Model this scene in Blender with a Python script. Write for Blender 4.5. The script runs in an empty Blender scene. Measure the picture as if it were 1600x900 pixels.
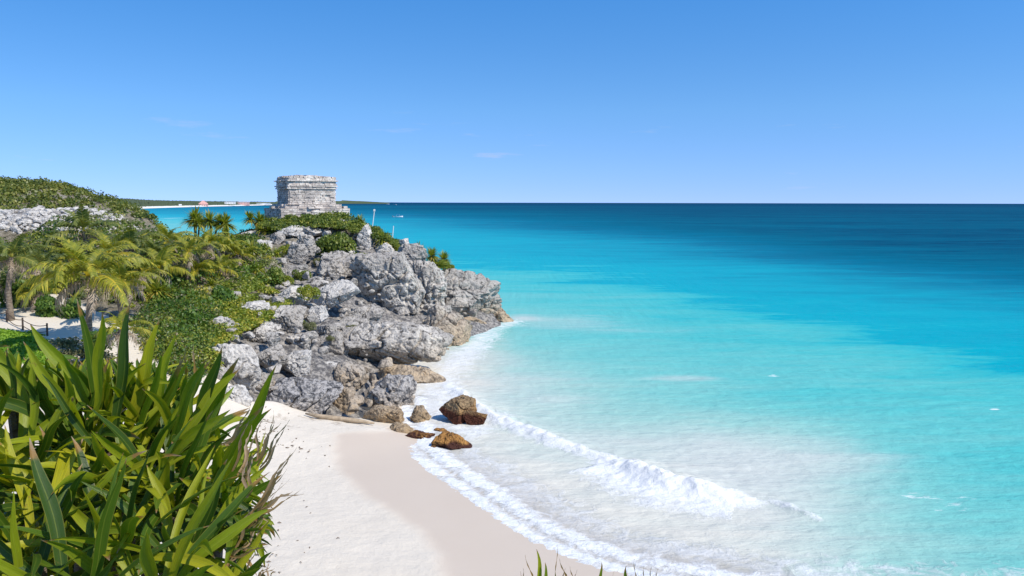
import bpy, bmesh, math, random
import numpy as np
from mathutils import Vector, Matrix, Euler

R = math.radians
sc = bpy.context.scene
C = sc.collection
rng = np.random.default_rng(7)
random.seed(7)

# ------------------------------------------------------------------ camera, sky, sun
F = 1244.0            # focal length in photo pixels (1600 wide) = 28 mm
CAM = Vector((0, 0, 13.0))
PITCH = math.atan((450 - 316.6) / F)
ROLL = R(0.12)
cam = bpy.data.objects.new('camera', bpy.data.cameras.new('camera')); C.objects.link(cam)
cam.data.sensor_width = 36; cam.data.lens = 28.0
cam.data.clip_start = 0.05; cam.data.clip_end = 200000
CM = Matrix.Rotation(math.pi / 2 - PITCH, 3, 'X') @ Matrix.Rotation(ROLL, 3, 'Z')
cam.matrix_world = Matrix.Translation(CAM) @ CM.to_4x4()
sc.camera = cam

SUN_EL = R(47); SUN_A = R(33)       # sun at the right, a little behind the camera
sundir = Vector((math.cos(SUN_EL) * math.cos(SUN_A), -math.cos(SUN_EL) * math.sin(SUN_A), math.sin(SUN_EL)))
w = bpy.data.worlds.new('World'); sc.world = w; w.use_nodes = True
wn = w.node_tree.nodes; wl = w.node_tree.links; wn.clear()
sky = wn.new('ShaderNodeTexSky'); sky.sky_type = 'NISHITA'; sky.sun_disc = False
sky.sun_elevation = SUN_EL; sky.sun_rotation = math.atan2(sundir.x, sundir.y)
sky.altitude = 0; sky.air_density = 0.85; sky.dust_density = 0.0; sky.ozone_density = 2.2
bg = wn.new('ShaderNodeBackground'); bg.inputs[1].default_value = 0.14
wo = wn.new('ShaderNodeOutputWorld')
hs = wn.new('ShaderNodeHueSaturation'); hs.inputs['Saturation'].default_value = 1.22; hs.inputs['Value'].default_value = 1.58; hs.inputs['Hue'].default_value = .498
tcw = wn.new('ShaderNodeTexCoord'); sepw = wn.new('ShaderNodeSeparateXYZ'); mz = wn.new('ShaderNodeMath'); mz.operation = 'MULTIPLY_ADD'; mz.inputs[1].default_value = 1.35; mz.inputs[2].default_value = .145
cmbw = wn.new('ShaderNodeCombineXYZ'); nrm = wn.new('ShaderNodeVectorMath'); nrm.operation = 'NORMALIZE'
wl.new(tcw.outputs['Generated'], sepw.inputs[0]); wl.new(sepw.outputs[0], cmbw.inputs[0]); wl.new(sepw.outputs[1], cmbw.inputs[1]); wl.new(sepw.outputs[2], mz.inputs[0]); wl.new(mz.outputs[0], cmbw.inputs[2]); wl.new(cmbw.outputs[0], nrm.inputs[0]); wl.new(nrm.outputs[0], sky.inputs['Vector'])
wl.new(sky.outputs[0], hs.inputs['Color']); cn = wn.new('ShaderNodeTexNoise'); cn.inputs['Scale'].default_value = 3.0; cn.inputs['Detail'].default_value = 8; cn.inputs['Roughness'].default_value = .62
cmap = wn.new('ShaderNodeMapping'); cmap.inputs['Scale'].default_value = (2.2, 2.2, 16); wl.new(tcw.outputs['Generated'], cmap.inputs[0]); wl.new(cmap.outputs[0], cn.inputs['Vector'])
cr1 = wn.new('ShaderNodeValToRGB'); cr1.color_ramp.elements[0].position = .64; cr1.color_ramp.elements[1].position = .72; wl.new(cn.outputs['Fac'], cr1.inputs[0])
cr2 = wn.new('ShaderNodeValToRGB'); e_ = cr2.color_ramp.elements; e_[0].position = .0; e_[0].color = (.2, .2, .2, 1); e_[1].position = .13; e_[1].color = (0, 0, 0, 1); e_.new(.05).color = (.38, .38, .38, 1); wl.new(sepw.outputs[2], cr2.inputs[0])
cm_ = wn.new('ShaderNodeMath'); cm_.operation = 'MULTIPLY'; wl.new(cr1.outputs[0], cm_.inputs[0]); wl.new(cr2.outputs[0], cm_.inputs[1])
mxs = wn.new('ShaderNodeMix'); mxs.data_type = 'RGBA'; wl.new(cm_.outputs[0], mxs.inputs[0]); gr = wn.new('ShaderNodeValToRGB'); ge = gr.color_ramp.elements; ge[0].position = 0; ge[0].color = (1, .78, .86, 1); ge[1].position = 1; ge[1].color = (.9, .98, 1, 1)
for p_, c_ in ((.04, (1, .87, .92, 1)), (.11, (.97, .98, .99, 1)), (.25, (.68, .98, 1.12, 1))): ge.new(p_).color = c_
wl.new(sepw.outputs[2], gr.inputs[0]); gm_ = wn.new('ShaderNodeMix'); gm_.data_type = 'RGBA'; gm_.blend_type = 'MULTIPLY'; gm_.inputs[0].default_value = 1
wl.new(hs.outputs[0], gm_.inputs[6]); wl.new(gr.outputs[0], gm_.inputs[7]); wl.new(gm_.outputs[2], mxs.inputs[6]); mxs.inputs[7].default_value = (4.1, 4.6, 5.6, 1); wl.new(mxs.outputs[2], bg.inputs[0]); wl.new(bg.outputs[0], wo.inputs[0])

sl = bpy.data.lights.new('sun', 'SUN'); sl.energy = 5.0; sl.angle = R(0.5); sl.color = (1.0, 0.93, 0.815)
so = bpy.data.objects.new('sun', sl); C.objects.link(so)
so.rotation_euler = sundir.to_track_quat('Z', 'Y').to_euler(); so.location = (40, -30, 60)
sc.view_settings.view_transform = 'Standard'; sc.view_settings.look = 'None'
sc.view_settings.exposure = 0.0; sc.view_settings.gamma = 1
sc.cycles.max_bounces = 8; sc.cycles.transparent_max_bounces = 12

# ------------------------------------------------------------------ pixel helpers (photo pixels -> world)
def ray(px, py):
    return CM @ Vector(((px - 800) / F, (450 - py) / F, -1.0))
def at(px, py, Y):
    d = ray(px, py); return CAM + d * (Y / d.y)
def gp(px, py, z=0.0):
    d = ray(px, py); return CAM + d * ((z - CAM.z) / d.z)

# ------------------------------------------------------------------ noise
def _h(ix, iy, iz, s):
    h = (ix.astype(np.int64) * 374761393 + iy.astype(np.int64) * 668265263 + iz.astype(np.int64) * 2147483647 + s * 974634777) & 0xffffffff
    h = ((h ^ (h >> 13)) * 1274126177) & 0xffffffff
    h = ((h ^ (h >> 16)) * 2246822519) & 0xffffffff
    return (h ^ (h >> 15)) & 0xffffffff
def noise3(P, seed=0):
    P = np.asarray(P, float); i = np.floor(P).astype(np.int64); f = P - i
    u = f * f * f * (f * (f * 6 - 15) + 10)
    r = 0
    for dx in (0, 1):
        for dy in (0, 1):
            for dz in (0, 1):
                h = _h(i[:, 0] + dx, i[:, 1] + dy, i[:, 2] + dz, seed)
                g = np.stack([(h & 1023) / 511.5 - 1, ((h >> 10) & 1023) / 511.5 - 1, ((h >> 20) & 1023) / 511.5 - 1], 1)
                d = (g * (f - np.array([dx, dy, dz]))).sum(1)
                wx = u[:, 0] if dx else 1 - u[:, 0]; wy = u[:, 1] if dy else 1 - u[:, 1]; wz = u[:, 2] if dz else 1 - u[:, 2]
                r = r + d * wx * wy * wz
    return r * 1.1
def fbm(P, o=4, seed=0, gain=.5):
    P = np.asarray(P, float); a = 1; t = 0
    for k in range(o):
        t = t + a * noise3(P * 2 ** k + 17.3 * k, seed + k); a *= gain
    return t
def worley(P, seed=0):
    P = np.asarray(P, float); i = np.floor(P).astype(np.int64); f = P - i
    d1 = np.full(len(P), 9.); d2 = np.full(len(P), 9.)
    for dx in (-1, 0, 1):
        for dy in (-1, 0, 1):
            for dz in (-1, 0, 1):
                h = _h(i[:, 0] + dx, i[:, 1] + dy, i[:, 2] + dz, seed)
                q = np.stack([(h & 1023) / 1023., ((h >> 10) & 1023) / 1023., ((h >> 20) & 1023) / 1023.], 1) + [dx, dy, dz]
                d = np.sqrt(((q - f) ** 2).sum(1))
                m = d < d1
                d2 = np.where(m, d1, np.minimum(d2, d)); d1 = np.where(m, d, d1)
    return d1, d2
def n2(X, Y, s=1, o=4, seed=0):
    X = np.asarray(X, float); sh = X.shape
    return fbm(np.stack([X.ravel() * s, np.asarray(Y, float).ravel() * s, np.full(X.size, .37)], 1), o, seed).reshape(sh)
def sstep(a, b, x):
    t = np.clip((np.asarray(x, float) - a) / (b - a), 0, 1); return t * t * (3 - 2 * t)

# ------------------------------------------------------------------ mesh + object helpers
def mesh_np(name, V, Fc, smooth=False, attrs=None, fattrs=None):
    V = np.asarray(V, np.float32); Fc = np.asarray(Fc, np.int32); k = Fc.shape[1]
    me = bpy.data.meshes.new(name)
    me.vertices.add(len(V)); me.vertices.foreach_set('co', V.ravel())
    me.loops.add(Fc.size); me.loops.foreach_set('vertex_index', Fc.ravel())
    me.polygons.add(len(Fc)); me.polygons.foreach_set('loop_start', np.arange(0, Fc.size, k, dtype=np.int32))
    me.polygons.foreach_set('use_smooth', np.full(len(Fc), smooth))
    for n, a in (attrs or {}).items():
        at_ = me.attributes.new(n, 'FLOAT', 'POINT'); at_.data.foreach_set('value', np.asarray(a, np.float32))
    for n, a in (fattrs or {}).items():
        at_ = me.attributes.new(n, 'FLOAT', 'FACE'); at_.data.foreach_set('value', np.asarray(a, np.float32))
    me.update(calc_edges=True)
    return me
def link(name, me, mat=None, parent=None, loc=None):
    o = bpy.data.objects.new(name, me); C.objects.link(o)
    if mat is not None and me is not None and len(me.materials) == 0: me.materials.append(mat)
    if parent is not None: o.parent = parent
    if loc is not None: o.location = loc
    return o
def tag(o, label=None, cat=None, group=None, kind=None):
    if label: o['label'] = label
    if cat: o['category'] = cat
    if group: o['group'] = group
    if kind: o['kind'] = kind
    return o
def empty(name, loc, label=None, cat=None, group=None, rz=0):
    o = bpy.data.objects.new(name, None); C.objects.link(o); o.location = loc; o.rotation_euler = (0, 0, rz)
    o.empty_display_size = .3
    return tag(o, label, cat, group)
def grid_faces(nx, ny):
    i = np.arange(nx * ny).reshape(ny, nx)
    return np.stack([i[:-1, :-1], i[:-1, 1:], i[1:, 1:], i[1:, :-1]], -1).reshape(-1, 4)
def box_arr(c, s, rot=None, jit=0):
    V = np.array([[x, y, z] for x in (-.5, .5) for y in (-.5, .5) for z in (-.5, .5)], float)
    if jit: V += rng.uniform(-jit, jit, V.shape)
    V = V * np.asarray(s)
    if rot is not None: V = V @ np.array(rot).T
    V = V + np.asarray(c)
    Fc = np.array([[0, 1, 3, 2], [4, 6, 7, 5], [0, 4, 5, 1], [2, 3, 7, 6], [0, 2, 6, 4], [1, 5, 7, 3]])
    return V, Fc
class MB:
    def __init__(s): s.V = []; s.F = []; s.n = 0; s.A = []
    def add(s, V, Fc, a=None):
        V = np.asarray(V, float); s.V.append(V); s.F.append(np.asarray(Fc) + s.n); s.n += len(V)
        s.A.append(np.full(len(Fc), 0.5 if a is None else a) if np.isscalar(a) or a is None else np.asarray(a)); return s
    def box(s, c, sz, rot=None, jit=0, a=None): return s.add(*box_arr(c, sz, rot, jit), a)
    def tube(s, pts, rad, n=8, a=None):
        pts = [np.asarray(p, float) for p in pts]; V = []; m = len(pts)
        for i, p in enumerate(pts):
            t = pts[min(i + 1, m - 1)] - pts[max(i - 1, 0)]; t = t / (np.linalg.norm(t) + 1e-9)
            up = np.array([0, 0, 1.]) if abs(t[2]) < .9 else np.array([1., 0, 0])
            u = np.cross(up, t); u /= np.linalg.norm(u); v = np.cross(t, u)
            r = rad[i] if hasattr(rad, '__len__') else rad
            for k in range(n):
                an = 2 * math.pi * k / n; V.append(p + r * (math.cos(an) * u + math.sin(an) * v))
        Fc = []
        for i in range(m - 1):
            for k in range(n):
                Fc.append([i * n + k, i * n + (k + 1) % n, (i + 1) * n + (k + 1) % n, (i + 1) * n + k])
        V.append(pts[0]); V.append(pts[-1]); c0 = len(V) - 2; c1 = len(V) - 1
        for k in range(n):
            Fc.append([c0, (k + 1) % n, k, k]); Fc[-1] = [c0, (k + 1) % n, k, c0]
            Fc.append([c1, (m - 1) * n + k, (m - 1) * n + (k + 1) % n, c1])
        return s.add(V, Fc, a)
    def mesh(s, name, smooth=False):
        V = np.concatenate(s.V); Fc = np.concatenate(s.F)
        A = np.concatenate(s.A)
        deg = Fc[:, 0] == Fc[:, 3]
        me = bpy.data.meshes.new(name)
        q = Fc[~deg]; t = Fc[deg][:, :3]
        loops = np.concatenate([q.ravel(), t.ravel()]).astype(np.int32)
        me.vertices.add(len(V)); me.vertices.foreach_set('co', V.astype(np.float32).ravel())
        me.loops.add(len(loops)); me.loops.foreach_set('vertex_index', loops)
        st = np.concatenate([np.arange(len(q)) * 4, len(q) * 4 + np.arange(len(t)) * 3]).astype(np.int32)
        me.polygons.add(len(st)); me.polygons.foreach_set('loop_start', st)
        me.polygons.foreach_set('use_smooth', np.full(len(st), smooth))
        a = me.attributes.new('tint', 'FLOAT', 'FACE'); a.data.foreach_set('value', np.concatenate([A[~deg], A[deg]]).astype(np.float32))
        me.update(calc_edges=True); return me
    def build(s, name, mat, parent=None, loc=None, smooth=False): return link(name, s.mesh(name, smooth), mat, parent, loc)

# ------------------------------------------------------------------ materials
def srgb(r, g, b, k=1.0):
    f = lambda c: ((c / 255 + .055) / 1.055) ** 2.4 if c > 10 else c / 255 / 12.92
    return (f(r) * k, f(g) * k, f(b) * k, 1)
class Mat:
    def __init__(s, name, rough=.8, spec=.3):
        s.m = bpy.data.materials.new(name); s.m.use_nodes = True; s.t = s.m.node_tree
        s.p = s.t.nodes['Principled BSDF']; s.out = s.t.nodes['Material Output']
        s.p.inputs['Roughness'].default_value = rough; s.p.inputs['Specular IOR Level'].default_value = spec
    def n(s, typ, **kw):
        x = s.t.nodes.new(typ)
        for k, v in kw.items():
            if k in x.inputs: x.inputs[k].default_value = v
            else: setattr(x, k, v)
        return x
    def l(s, a, b): s.t.links.new(a, b)
    def coord(s, kind='Object', scale=(1, 1, 1)):
        if kind == 'World': o = s.n('ShaderNodeNewGeometry').outputs['Position']
        else: o = s.n('ShaderNodeTexCoord').outputs[kind]
        mp = s.n('ShaderNodeMapping'); mp.inputs['Scale'].default_value = scale; s.l(o, mp.inputs[0]); return mp.outputs[0]
    def noise(s, co, scale, detail=5, rough=.55, dist=0):
        x = s.n('ShaderNodeTexNoise'); x.inputs['Scale'].default_value = scale; x.inputs['Detail'].default_value = detail
        x.inputs['Roughness'].default_value = rough; x.inputs['Distortion'].default_value = dist; s.l(co, x.inputs['Vector']); return x.outputs['Fac']
    def voro(s, co, scale, feature='F1'):
        x = s.n('ShaderNodeTexVoronoi'); x.feature = feature; x.inputs['Scale'].default_value = scale; s.l(co, x.inputs['Vector']); return x.outputs['Distance']
    def ramp(s, fac, stops, interp='LINEAR'):
        x = s.n('ShaderNodeValToRGB'); x.color_ramp.interpolation = interp; e = x.color_ramp.elements
        while len(e) < len(stops): e.new(.5)
        for k, (p, c) in enumerate(stops): e[k].position = p; e[k].color = c if hasattr(c, '__len__') else (c, c, c, 1)
        s.l(fac, x.inputs[0]); return x.outputs[0]
    def mix(s, fac, a, b, mode='MIX'):
        x = s.n('ShaderNodeMix', data_type='RGBA', blend_type=mode)
        for sock, v in ((x.inputs[0], fac), (x.inputs[6], a), (x.inputs[7], b)):
            if hasattr(v, 'is_output'): s.l(v, sock)
            else: sock.default_value = v
        return x.outputs[2]
    def math(s, op, a, b=0.0, clamp=False):
        x = s.n('ShaderNodeMath', operation=op); x.use_clamp = clamp
        for sock, v in ((x.inputs[0], a), (x.inputs[1], b)):
            if hasattr(v, 'is_output'): s.l(v, sock)
            else: sock.default_value = v
        return x.outputs[0]
    def attr(s, name): return s.n('ShaderNodeAttribute', attribute_name=name).outputs['Fac']
    def col(s, c):
        if hasattr(c, 'is_output'): s.l(c, s.p.inputs['Base Color'])
        else: s.p.inputs['Base Color'].default_value = c
    def bump(s, h, strength=.5, dist=.05, normal=None):
        b = s.n('ShaderNodeBump'); b.inputs['Strength'].default_value = strength; b.inputs['Distance'].default_value = dist
        s.l(h, b.inputs['Height'])
        if normal is not None: s.l(normal, b.inputs['Normal'])
        s.l(b.outputs[0], s.p.inputs['Normal']); return b.outputs[0]

def rock_mat(name, light, mid, dark, tan=(.40, .29, .17, 1), tan_z=1.6, tan_w=1.2, pit=1.0, dens=.5, fine=1.0, brown=None):
    m = Mat(name, .92, .15); co = m.coord('World')
    a = m.noise(co, .55, 6, .62); b = m.noise(co, 2.6 * fine, 8, .7)
    c = m.ramp(a, [(.36, mid), (.6, light)])
    big = m.noise(co, .17, 4, .6); c = m.mix(m.ramp(big, [(.44, .75), (.58, 0.)]), c, mid)
    stv = m.noise(m.coord('World', (1, 1, .22)), 1.3, 6, .65)
    c = m.mix(m.ramp(stv, [(.46, 0.0), (.62, .55)]), c, mid)
    c = m.mix(m.ramp(b, [(.40 + .12 * (dens - .5), 1.0), (.52 + .12 * (dens - .5), 0.0)]), c, dark)
    v = m.voro(co, 5.5 * fine); vb = m.math('ADD', v, m.math('MULTIPLY', m.math('SUBTRACT', b, .5), .9))
    c = m.mix(m.ramp(vb, [(.08, .85 * pit), (.30, 0.0)]), c, (dark[0] * .55, dark[1] * .55, dark[2] * .55, 1))
    # tan stain near the waterline
    geo = m.n('ShaderNodeNewGeometry'); sx = m.n('ShaderNodeSeparateXYZ'); m.l(geo.outputs['Position'], sx.inputs[0])
    z = m.math('ADD', sx.outputs[2], m.math('MULTIPLY', m.math('SUBTRACT', a, .5), -4.0))
    tf = m.ramp(m.math('DIVIDE', m.math('SUBTRACT', z, tan_z - tan_w), 2 * tan_w), [(0, .9), (1, 0.0)])
    tcol = m.mix(b, (tan[0] * .7, tan[1] * .7, tan[2] * .7, 1), (min(1, tan[0] * 1.3), tan[1] * 1.3, tan[2] * 1.3, 1))
    c = m.mix(m.math('MULTIPLY', tf, m.ramp(b, [(.35, .3), (.6, 1.0)])), c, tcol)
    if brown:
        bf = m.ramp(m.math('ADD', sx.outputs[2], m.math('MULTIPLY', m.math('SUBTRACT', a, .5), 1.5)), [(brown[1] * .6, 1.0), (min(1, brown[1]), 0.0)])
        c = m.mix(bf, c, brown[0])
    m.col(c)
    fb = m.noise(co, 9, 8, .7); h = m.math('ADD', m.math('MULTIPLY', vb, .8), m.math('ADD', b, m.math('MULTIPLY', fb, .35)))
    m.bump(h, .7, .13); return m.m
M = {}
M['rock'] = rock_mat('grey limestone', (.66, .61, .54, 1), (.37, .34, .305, 1), (.12, .11, .10, 1), dens=.36)
M['rock_pale'] = rock_mat('pale limestone', (.68, .64, .58, 1), (.52, .49, .45, 1), (.24, .23, .22, 1), tan_z=-2, pit=.7, dens=.35)
M['rock_dark'] = rock_mat('weathered dark limestone', (.50, .465, .42, 1), (.33, .305, .275, 1), (.10, .09, .085, 1), tan=(.46, .34, .21, 1), tan_z=2.4, tan_w=1.8, dens=.6)
M['rock_pitted'] = rock_mat('honeycombed limestone', (.54, .51, .48, 1), (.37, .35, .335, 1), (.10, .10, .105, 1), pit=1.0, dens=.7, tan_z=.2, fine=1.25)
M['rock_tan'] = rock_mat('tan beach rock', (.46, .40, .32, 1), (.36, .29, .21, 1), (.12, .09, .07, 1), tan=(.42, .28, .14, 1), tan_z=.9, tan_w=.8, dens=.5, fine=1.6)
M['rock_wet'] = rock_mat('wet brown beach rock', (.44, .34, .22, 1), (.33, .23, .13, 1), (.08, .05, .035, 1), tan=(.40, .22, .07, 1), tan_z=.8, tan_w=.5, fine=2, brown=((.085, .032, .02, 1), .75))
M['rock_orange'] = rock_mat('orange weed-stained rock', (.45, .27, .10, 1), (.30, .15, .05, 1), (.06, .03, .02, 1), tan=(.40, .2, .06, 1), tan_z=1., tan_w=.5, fine=2.4, brown=((.07, .03, .022, 1), .32))

def sand():
    m = Mat('pale coral sand', .9, .2); co = m.coord('World')
    wet = m.attr('wet'); big = m.noise(co, .35, 4); fine = m.noise(co, 60, 3)
    dry = m.mix(big, (.645, .575, .475, 1), (.695, .63, .535, 1))
    damp = m.mix(big, (.585, .485, .385, 1), (.625, .53, .43, 1))
    c = m.mix(wet, dry, damp)
    sp = m.voro(co, 2.2); spn = m.noise(co, 1.1, 5, .7)
    c = m.mix(m.math('MULTIPLY', m.ramp(spn, [(.56, 0.), (.66, .6)]), m.attr('litter')), c, (.25, .19, .13, 1))
    c = m.mix(m.ramp(fine, [(.3, .12), (.5, 0.0)]), c, (.4, .33, .26, 1))
    m.col(c)
    m.l(m.ramp(wet, [(.3, .9), (1, .5)]), m.p.inputs['Roughness'])
    tr = m.noise(co, 2.6, 6, .65)
    h = m.math('ADD', m.math('MULTIPLY', tr, m.math('SUBTRACT', 1.02, wet)), m.math('MULTIPLY', fine, .02))
    m.bump(h, .55, .12); return m.m
M['sand'] = sand()

def soil():
    m = Mat('headland ground', .95, .1); co = m.coord('World')
    a = m.noise(co, .5, 6, .6); b = m.noise(co, 3, 6, .7)
    c = m.mix(m.ramp(a, [(.4, 0.), (.6, 1.)]), (.28, .235, .17, 1), (.45, .41, .34, 1))
    c = m.mix(m.ramp(b, [(.4, .8), (.6, 0.)]), c, (.07, .065, .04, 1))
    rk = m.mix(m.ramp(b, [(.44, 1.), (.60, 0.)]), (.42, .39, .355, 1), (.13, .125, .125, 1))
    c = m.mix(m.attr('rocky'), c, rk); m.col(c)
    m.bump(m.math('ADD', b, m.noise(co, 9, 8, .7)), .9, .15); return m.m
M['soil'] = soil()

def leaf_mat(name, stops, trans=.3, rough=.45, spec=.35, tcol=None, dry=None):
    m = Mat(name, rough, spec); f = m.attr('tint'); c = m.ramp(f, stops)
    if dry is not None:
        c = m.mix(m.ramp(m.attr('tipdry'), [(.25, 0.), (.7, 1.)]), c, dry)
    m.col(c)
    tr = m.n('ShaderNodeBsdfTranslucent')
    g = m.mix(1.0, c, tcol or (1.6, 1.7, .7, 1), 'MULTIPLY'); m.l(g, tr.inputs[0])
    mx = m.n('ShaderNodeMixShader'); mx.inputs[0].default_value = trans
    m.l(m.p.outputs[0], mx.inputs[1]); m.l(tr.outputs[0], mx.inputs[2]); m.l(mx.outputs[0], m.out.inputs[0]); return m.m
M['shrub'] = leaf_mat('shrub leaves', [(0, (.07, .11, .02, 1)), (.5, (.15, .20, .03, 1)), (1, (.34, .34, .06, 1))])
M['shrub_yellow'] = leaf_mat('yellow green leaves', [(0, (.12, .17, .02, 1)), (.5, (.25, .29, .03, 1)), (1, (.46, .38, .06, 1))])
M['shrub_deep'] = leaf_mat('deep green leaves', [(0, (.04, .09, .018, 1)), (.5, (.085, .16, .025, 1)), (1, (.20, .28, .04, 1))])
M['scrub_grey'] = leaf_mat('olive scrub', [(0, (.09, .10, .04, 1)), (.5, (.17, .18, .075, 1)), (1, (.34, .30, .18, 1))], trans=.2)
M['hill_leaf'] = leaf_mat('hill scrub leaves', [(0, (.08, .11, .02, 1)), (.5, (.16, .185, .035, 1)), (1, (.30, .28, .07, 1))], trans=.25)
M['palm'] = leaf_mat('coconut fronds', [(0, (.10, .14, .02, 1)), (.5, (.29, .29, .035, 1)), (1, (.62, .47, .05, 1))], trans=.35)
M['palm_dark'] = leaf_mat('dark green coconut fronds', [(0, (.06, .09, .025, 1)), (.5, (.15, .18, .04, 1)), (1, (.40, .36, .08, 1))], trans=.3)  # fronds of the palms that are a darker, greyer green
M['palm_dead'] = leaf_mat('dry fronds', [(0, (.18, .13, .085, 1)), (.6, (.32, .25, .18, 1)), (1, (.45, .37, .28, 1))], trans=.15, tcol=(1, .9, .7, 1))
M['spiky'] = leaf_mat('spiky rosette leaves', [(0, (.09, .14, .02, 1)), (.5, (.20, .25, .03, 1)), (.85, (.42, .38, .06, 1)), (1, (.50, .36, .09, 1))], trans=.3)
M['grass'] = leaf_mat('creeping beach grass', [(0, (.12, .24, .015, 1)), (1, (.30, .46, .04, 1))], trans=.3)
M['twig'] = leaf_mat('dry twigs', [(0, (.16, .13, .10, 1)), (1, (.36, .32, .26, 1))], trans=0)
def bark():
    m = Mat('palm bark', .9, .15); co = m.coord('Object', (1, 1, 5))
    c = m.ramp(m.noise(co, 4, 5), [(.3, (.10, .075, .055, 1)), (.7, (.32, .26, .20, 1))]); m.col(c); m.bump(m.noise(co, 5, 4), .8, .05); return m.m
M['bark'] = bark()
def fg_leaf():
    m = Mat('strap leaf', .42, .4); f = m.attr('tint'); u = m.attr('across'); t = m.attr('along')
    c = m.ramp(f, [(0, (.03, .07, .008, 1)), (.4, (.08, .15, .010, 1)), (.75, (.27, .33, .012, 1)), (1, (.45, .43, .02, 1))])
    co = m.n('ShaderNodeCombineXYZ'); m.l(m.math('MULTIPLY', u, 9.0), co.inputs[0]); m.l(m.math('MULTIPLY', t, 1.2), co.inputs[1]); m.l(m.math('MULTIPLY', f, 30.), co.inputs[2])
    st = m.noise(co.outputs[0], 2.2, 4, .6)
    c = m.mix(m.ramp(st, [(.35, .35), (.65, 0.)]), c, (.03, .06, .008, 1))
    mid = m.math('ABSOLUTE', m.math('SUBTRACT', u, .5))
    c = m.mix(m.ramp(mid, [(0, .45), (.05, 0.)]), c, (.30, .34, .05, 1))
    c = m.mix(m.ramp(mid, [(.44, 0.), (.5, .5)]), c, (.40, .33, .06, 1))
    b = m.noise(m.coord('Object'), 30, 5, .7)
    td = m.math('ADD', m.attr('tipdry'), m.math('MULTIPLY', m.math('SUBTRACT', b, .5), .5))
    c = m.mix(m.ramp(td, [(.45, 0.), (.6, 1.)]), c, (.30, .17, .05, 1))
    c = m.mix(m.ramp(td, [(.7, 0.), (.95, 1.)]), c, (.33, .24, .17, 1))
    c = m.mix(m.ramp(b, [(.66, 0.), (.72, .7)]), c, (.20, .12, .03, 1))
    m.col(c); m.bump(m.noise(co.outputs[0], 5, 2), .25, .004)
    tr = m.n('ShaderNodeBsdfTranslucent'); g = m.mix(1.0, c, (1.7, 1.75, .5, 1), 'MULTIPLY'); m.l(g, tr.inputs[0])
    mx = m.n('ShaderNodeMixShader'); mx.inputs[0].default_value = .32
    m.l(m.p.outputs[0], mx.inputs[1]); m.l(tr.outputs[0], mx.inputs[2]); m.l(mx.outputs[0], m.out.inputs[0]); return m.m
M['strap'] = fg_leaf()
def plain(name, c, rough=.6, var=0, scale=3):
    m = Mat(name, rough, .3)
    if var:
        co = m.coord('Object'); f = m.noise(co, scale, 5, .65)
        m.col(m.mix(m.ramp(f, [(.3, 0.), (.7, 1.)]), tuple(x * (1 - var) for x in c[:3]) + (1,), tuple(min(1, x * (1 + var)) for x in c[:3]) + (1,)))
    else: m.col(c)
    return m.m
def masonry():
    m = Mat('ruin masonry', .93, .15); co = m.coord('Object')
    a = m.noise(co, .9, 6, .65); b = m.noise(co, 6, 7, .7); f = m.attr('tint')
    c = m.ramp(f, [(0, (.44, .38, .33, 1)), (.5, (.60, .53, .465, 1)), (1, (.74, .665, .59, 1))])
    c = m.mix(m.ramp(a, [(.38, .7), (.55, 0.)]), c, (.36, .33, .31, 1))
    c = m.mix(m.ramp(b, [(.34, .9), (.46, 0.)]), c, (.14, .13, .13, 1))
    c = m.mix(m.ramp(a, [(.54, 0.), (.64, .8)]), c, (.80, .75, .68, 1))
    m.col(c); m.bump(b, .8, .08); return m.m
M['masonry'] = masonry()

# ------------------------------------------------------------------ terrain height field
CP = []
def cpx(px, py, Y): p = at(px, py, Y); CP.append((p.x, p.y, p.z))
def cpw(x, y, z): CP.append((x, y, z))
for a in [(405,347,93),(475,347,92),(545,347,92),(475,340,100),(420,345,100),(560,354,90),(600,378,88),(640,403,87),(700,425,86),(745,450,86),(775,485,86.5),
          (450,372,86),(500,380,84),(440,400,80),(540,400,82),(600,420,80),(660,440,81),(710,475,81),(500,430,75),(560,450,74),(620,480,73),(680,505,74),
          (480,470,67),(450,450,68),(420,445,68),(380,460,62),(420,480,60),(460,500,58),(520,500,62),(560,530,60),(620,545,64),(300,480,57),(300,430,67),(350,420,70),
          (400,400,76),(350,380,82),(400,372,88),(430,362,90),(300,384,84),(250,382,84),(220,370,84),
          (400,520,53),(350,560,47),(440,560,51),(370,620,43.5),(450,610,47),(520,600,50),(560,600,52),(500,640,47),
          (200,500,51),(100,520,47),(20,500,49),(-80,500,49),(0,600,40),(100,600,40),(200,620,38.5),(280,560,45),(280,640,39),
          (100,440,62),(200,430,64),(30,385,72),(120,385,72),(200,385,76),(-80,420,66),(-80,370,74),
          (0,334,80),(60,330,80),(120,331,80),(180,342,80),(215,356,81),(-100,340,82),(60,352,75),(150,356,75)]: cpx(*a)
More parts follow.
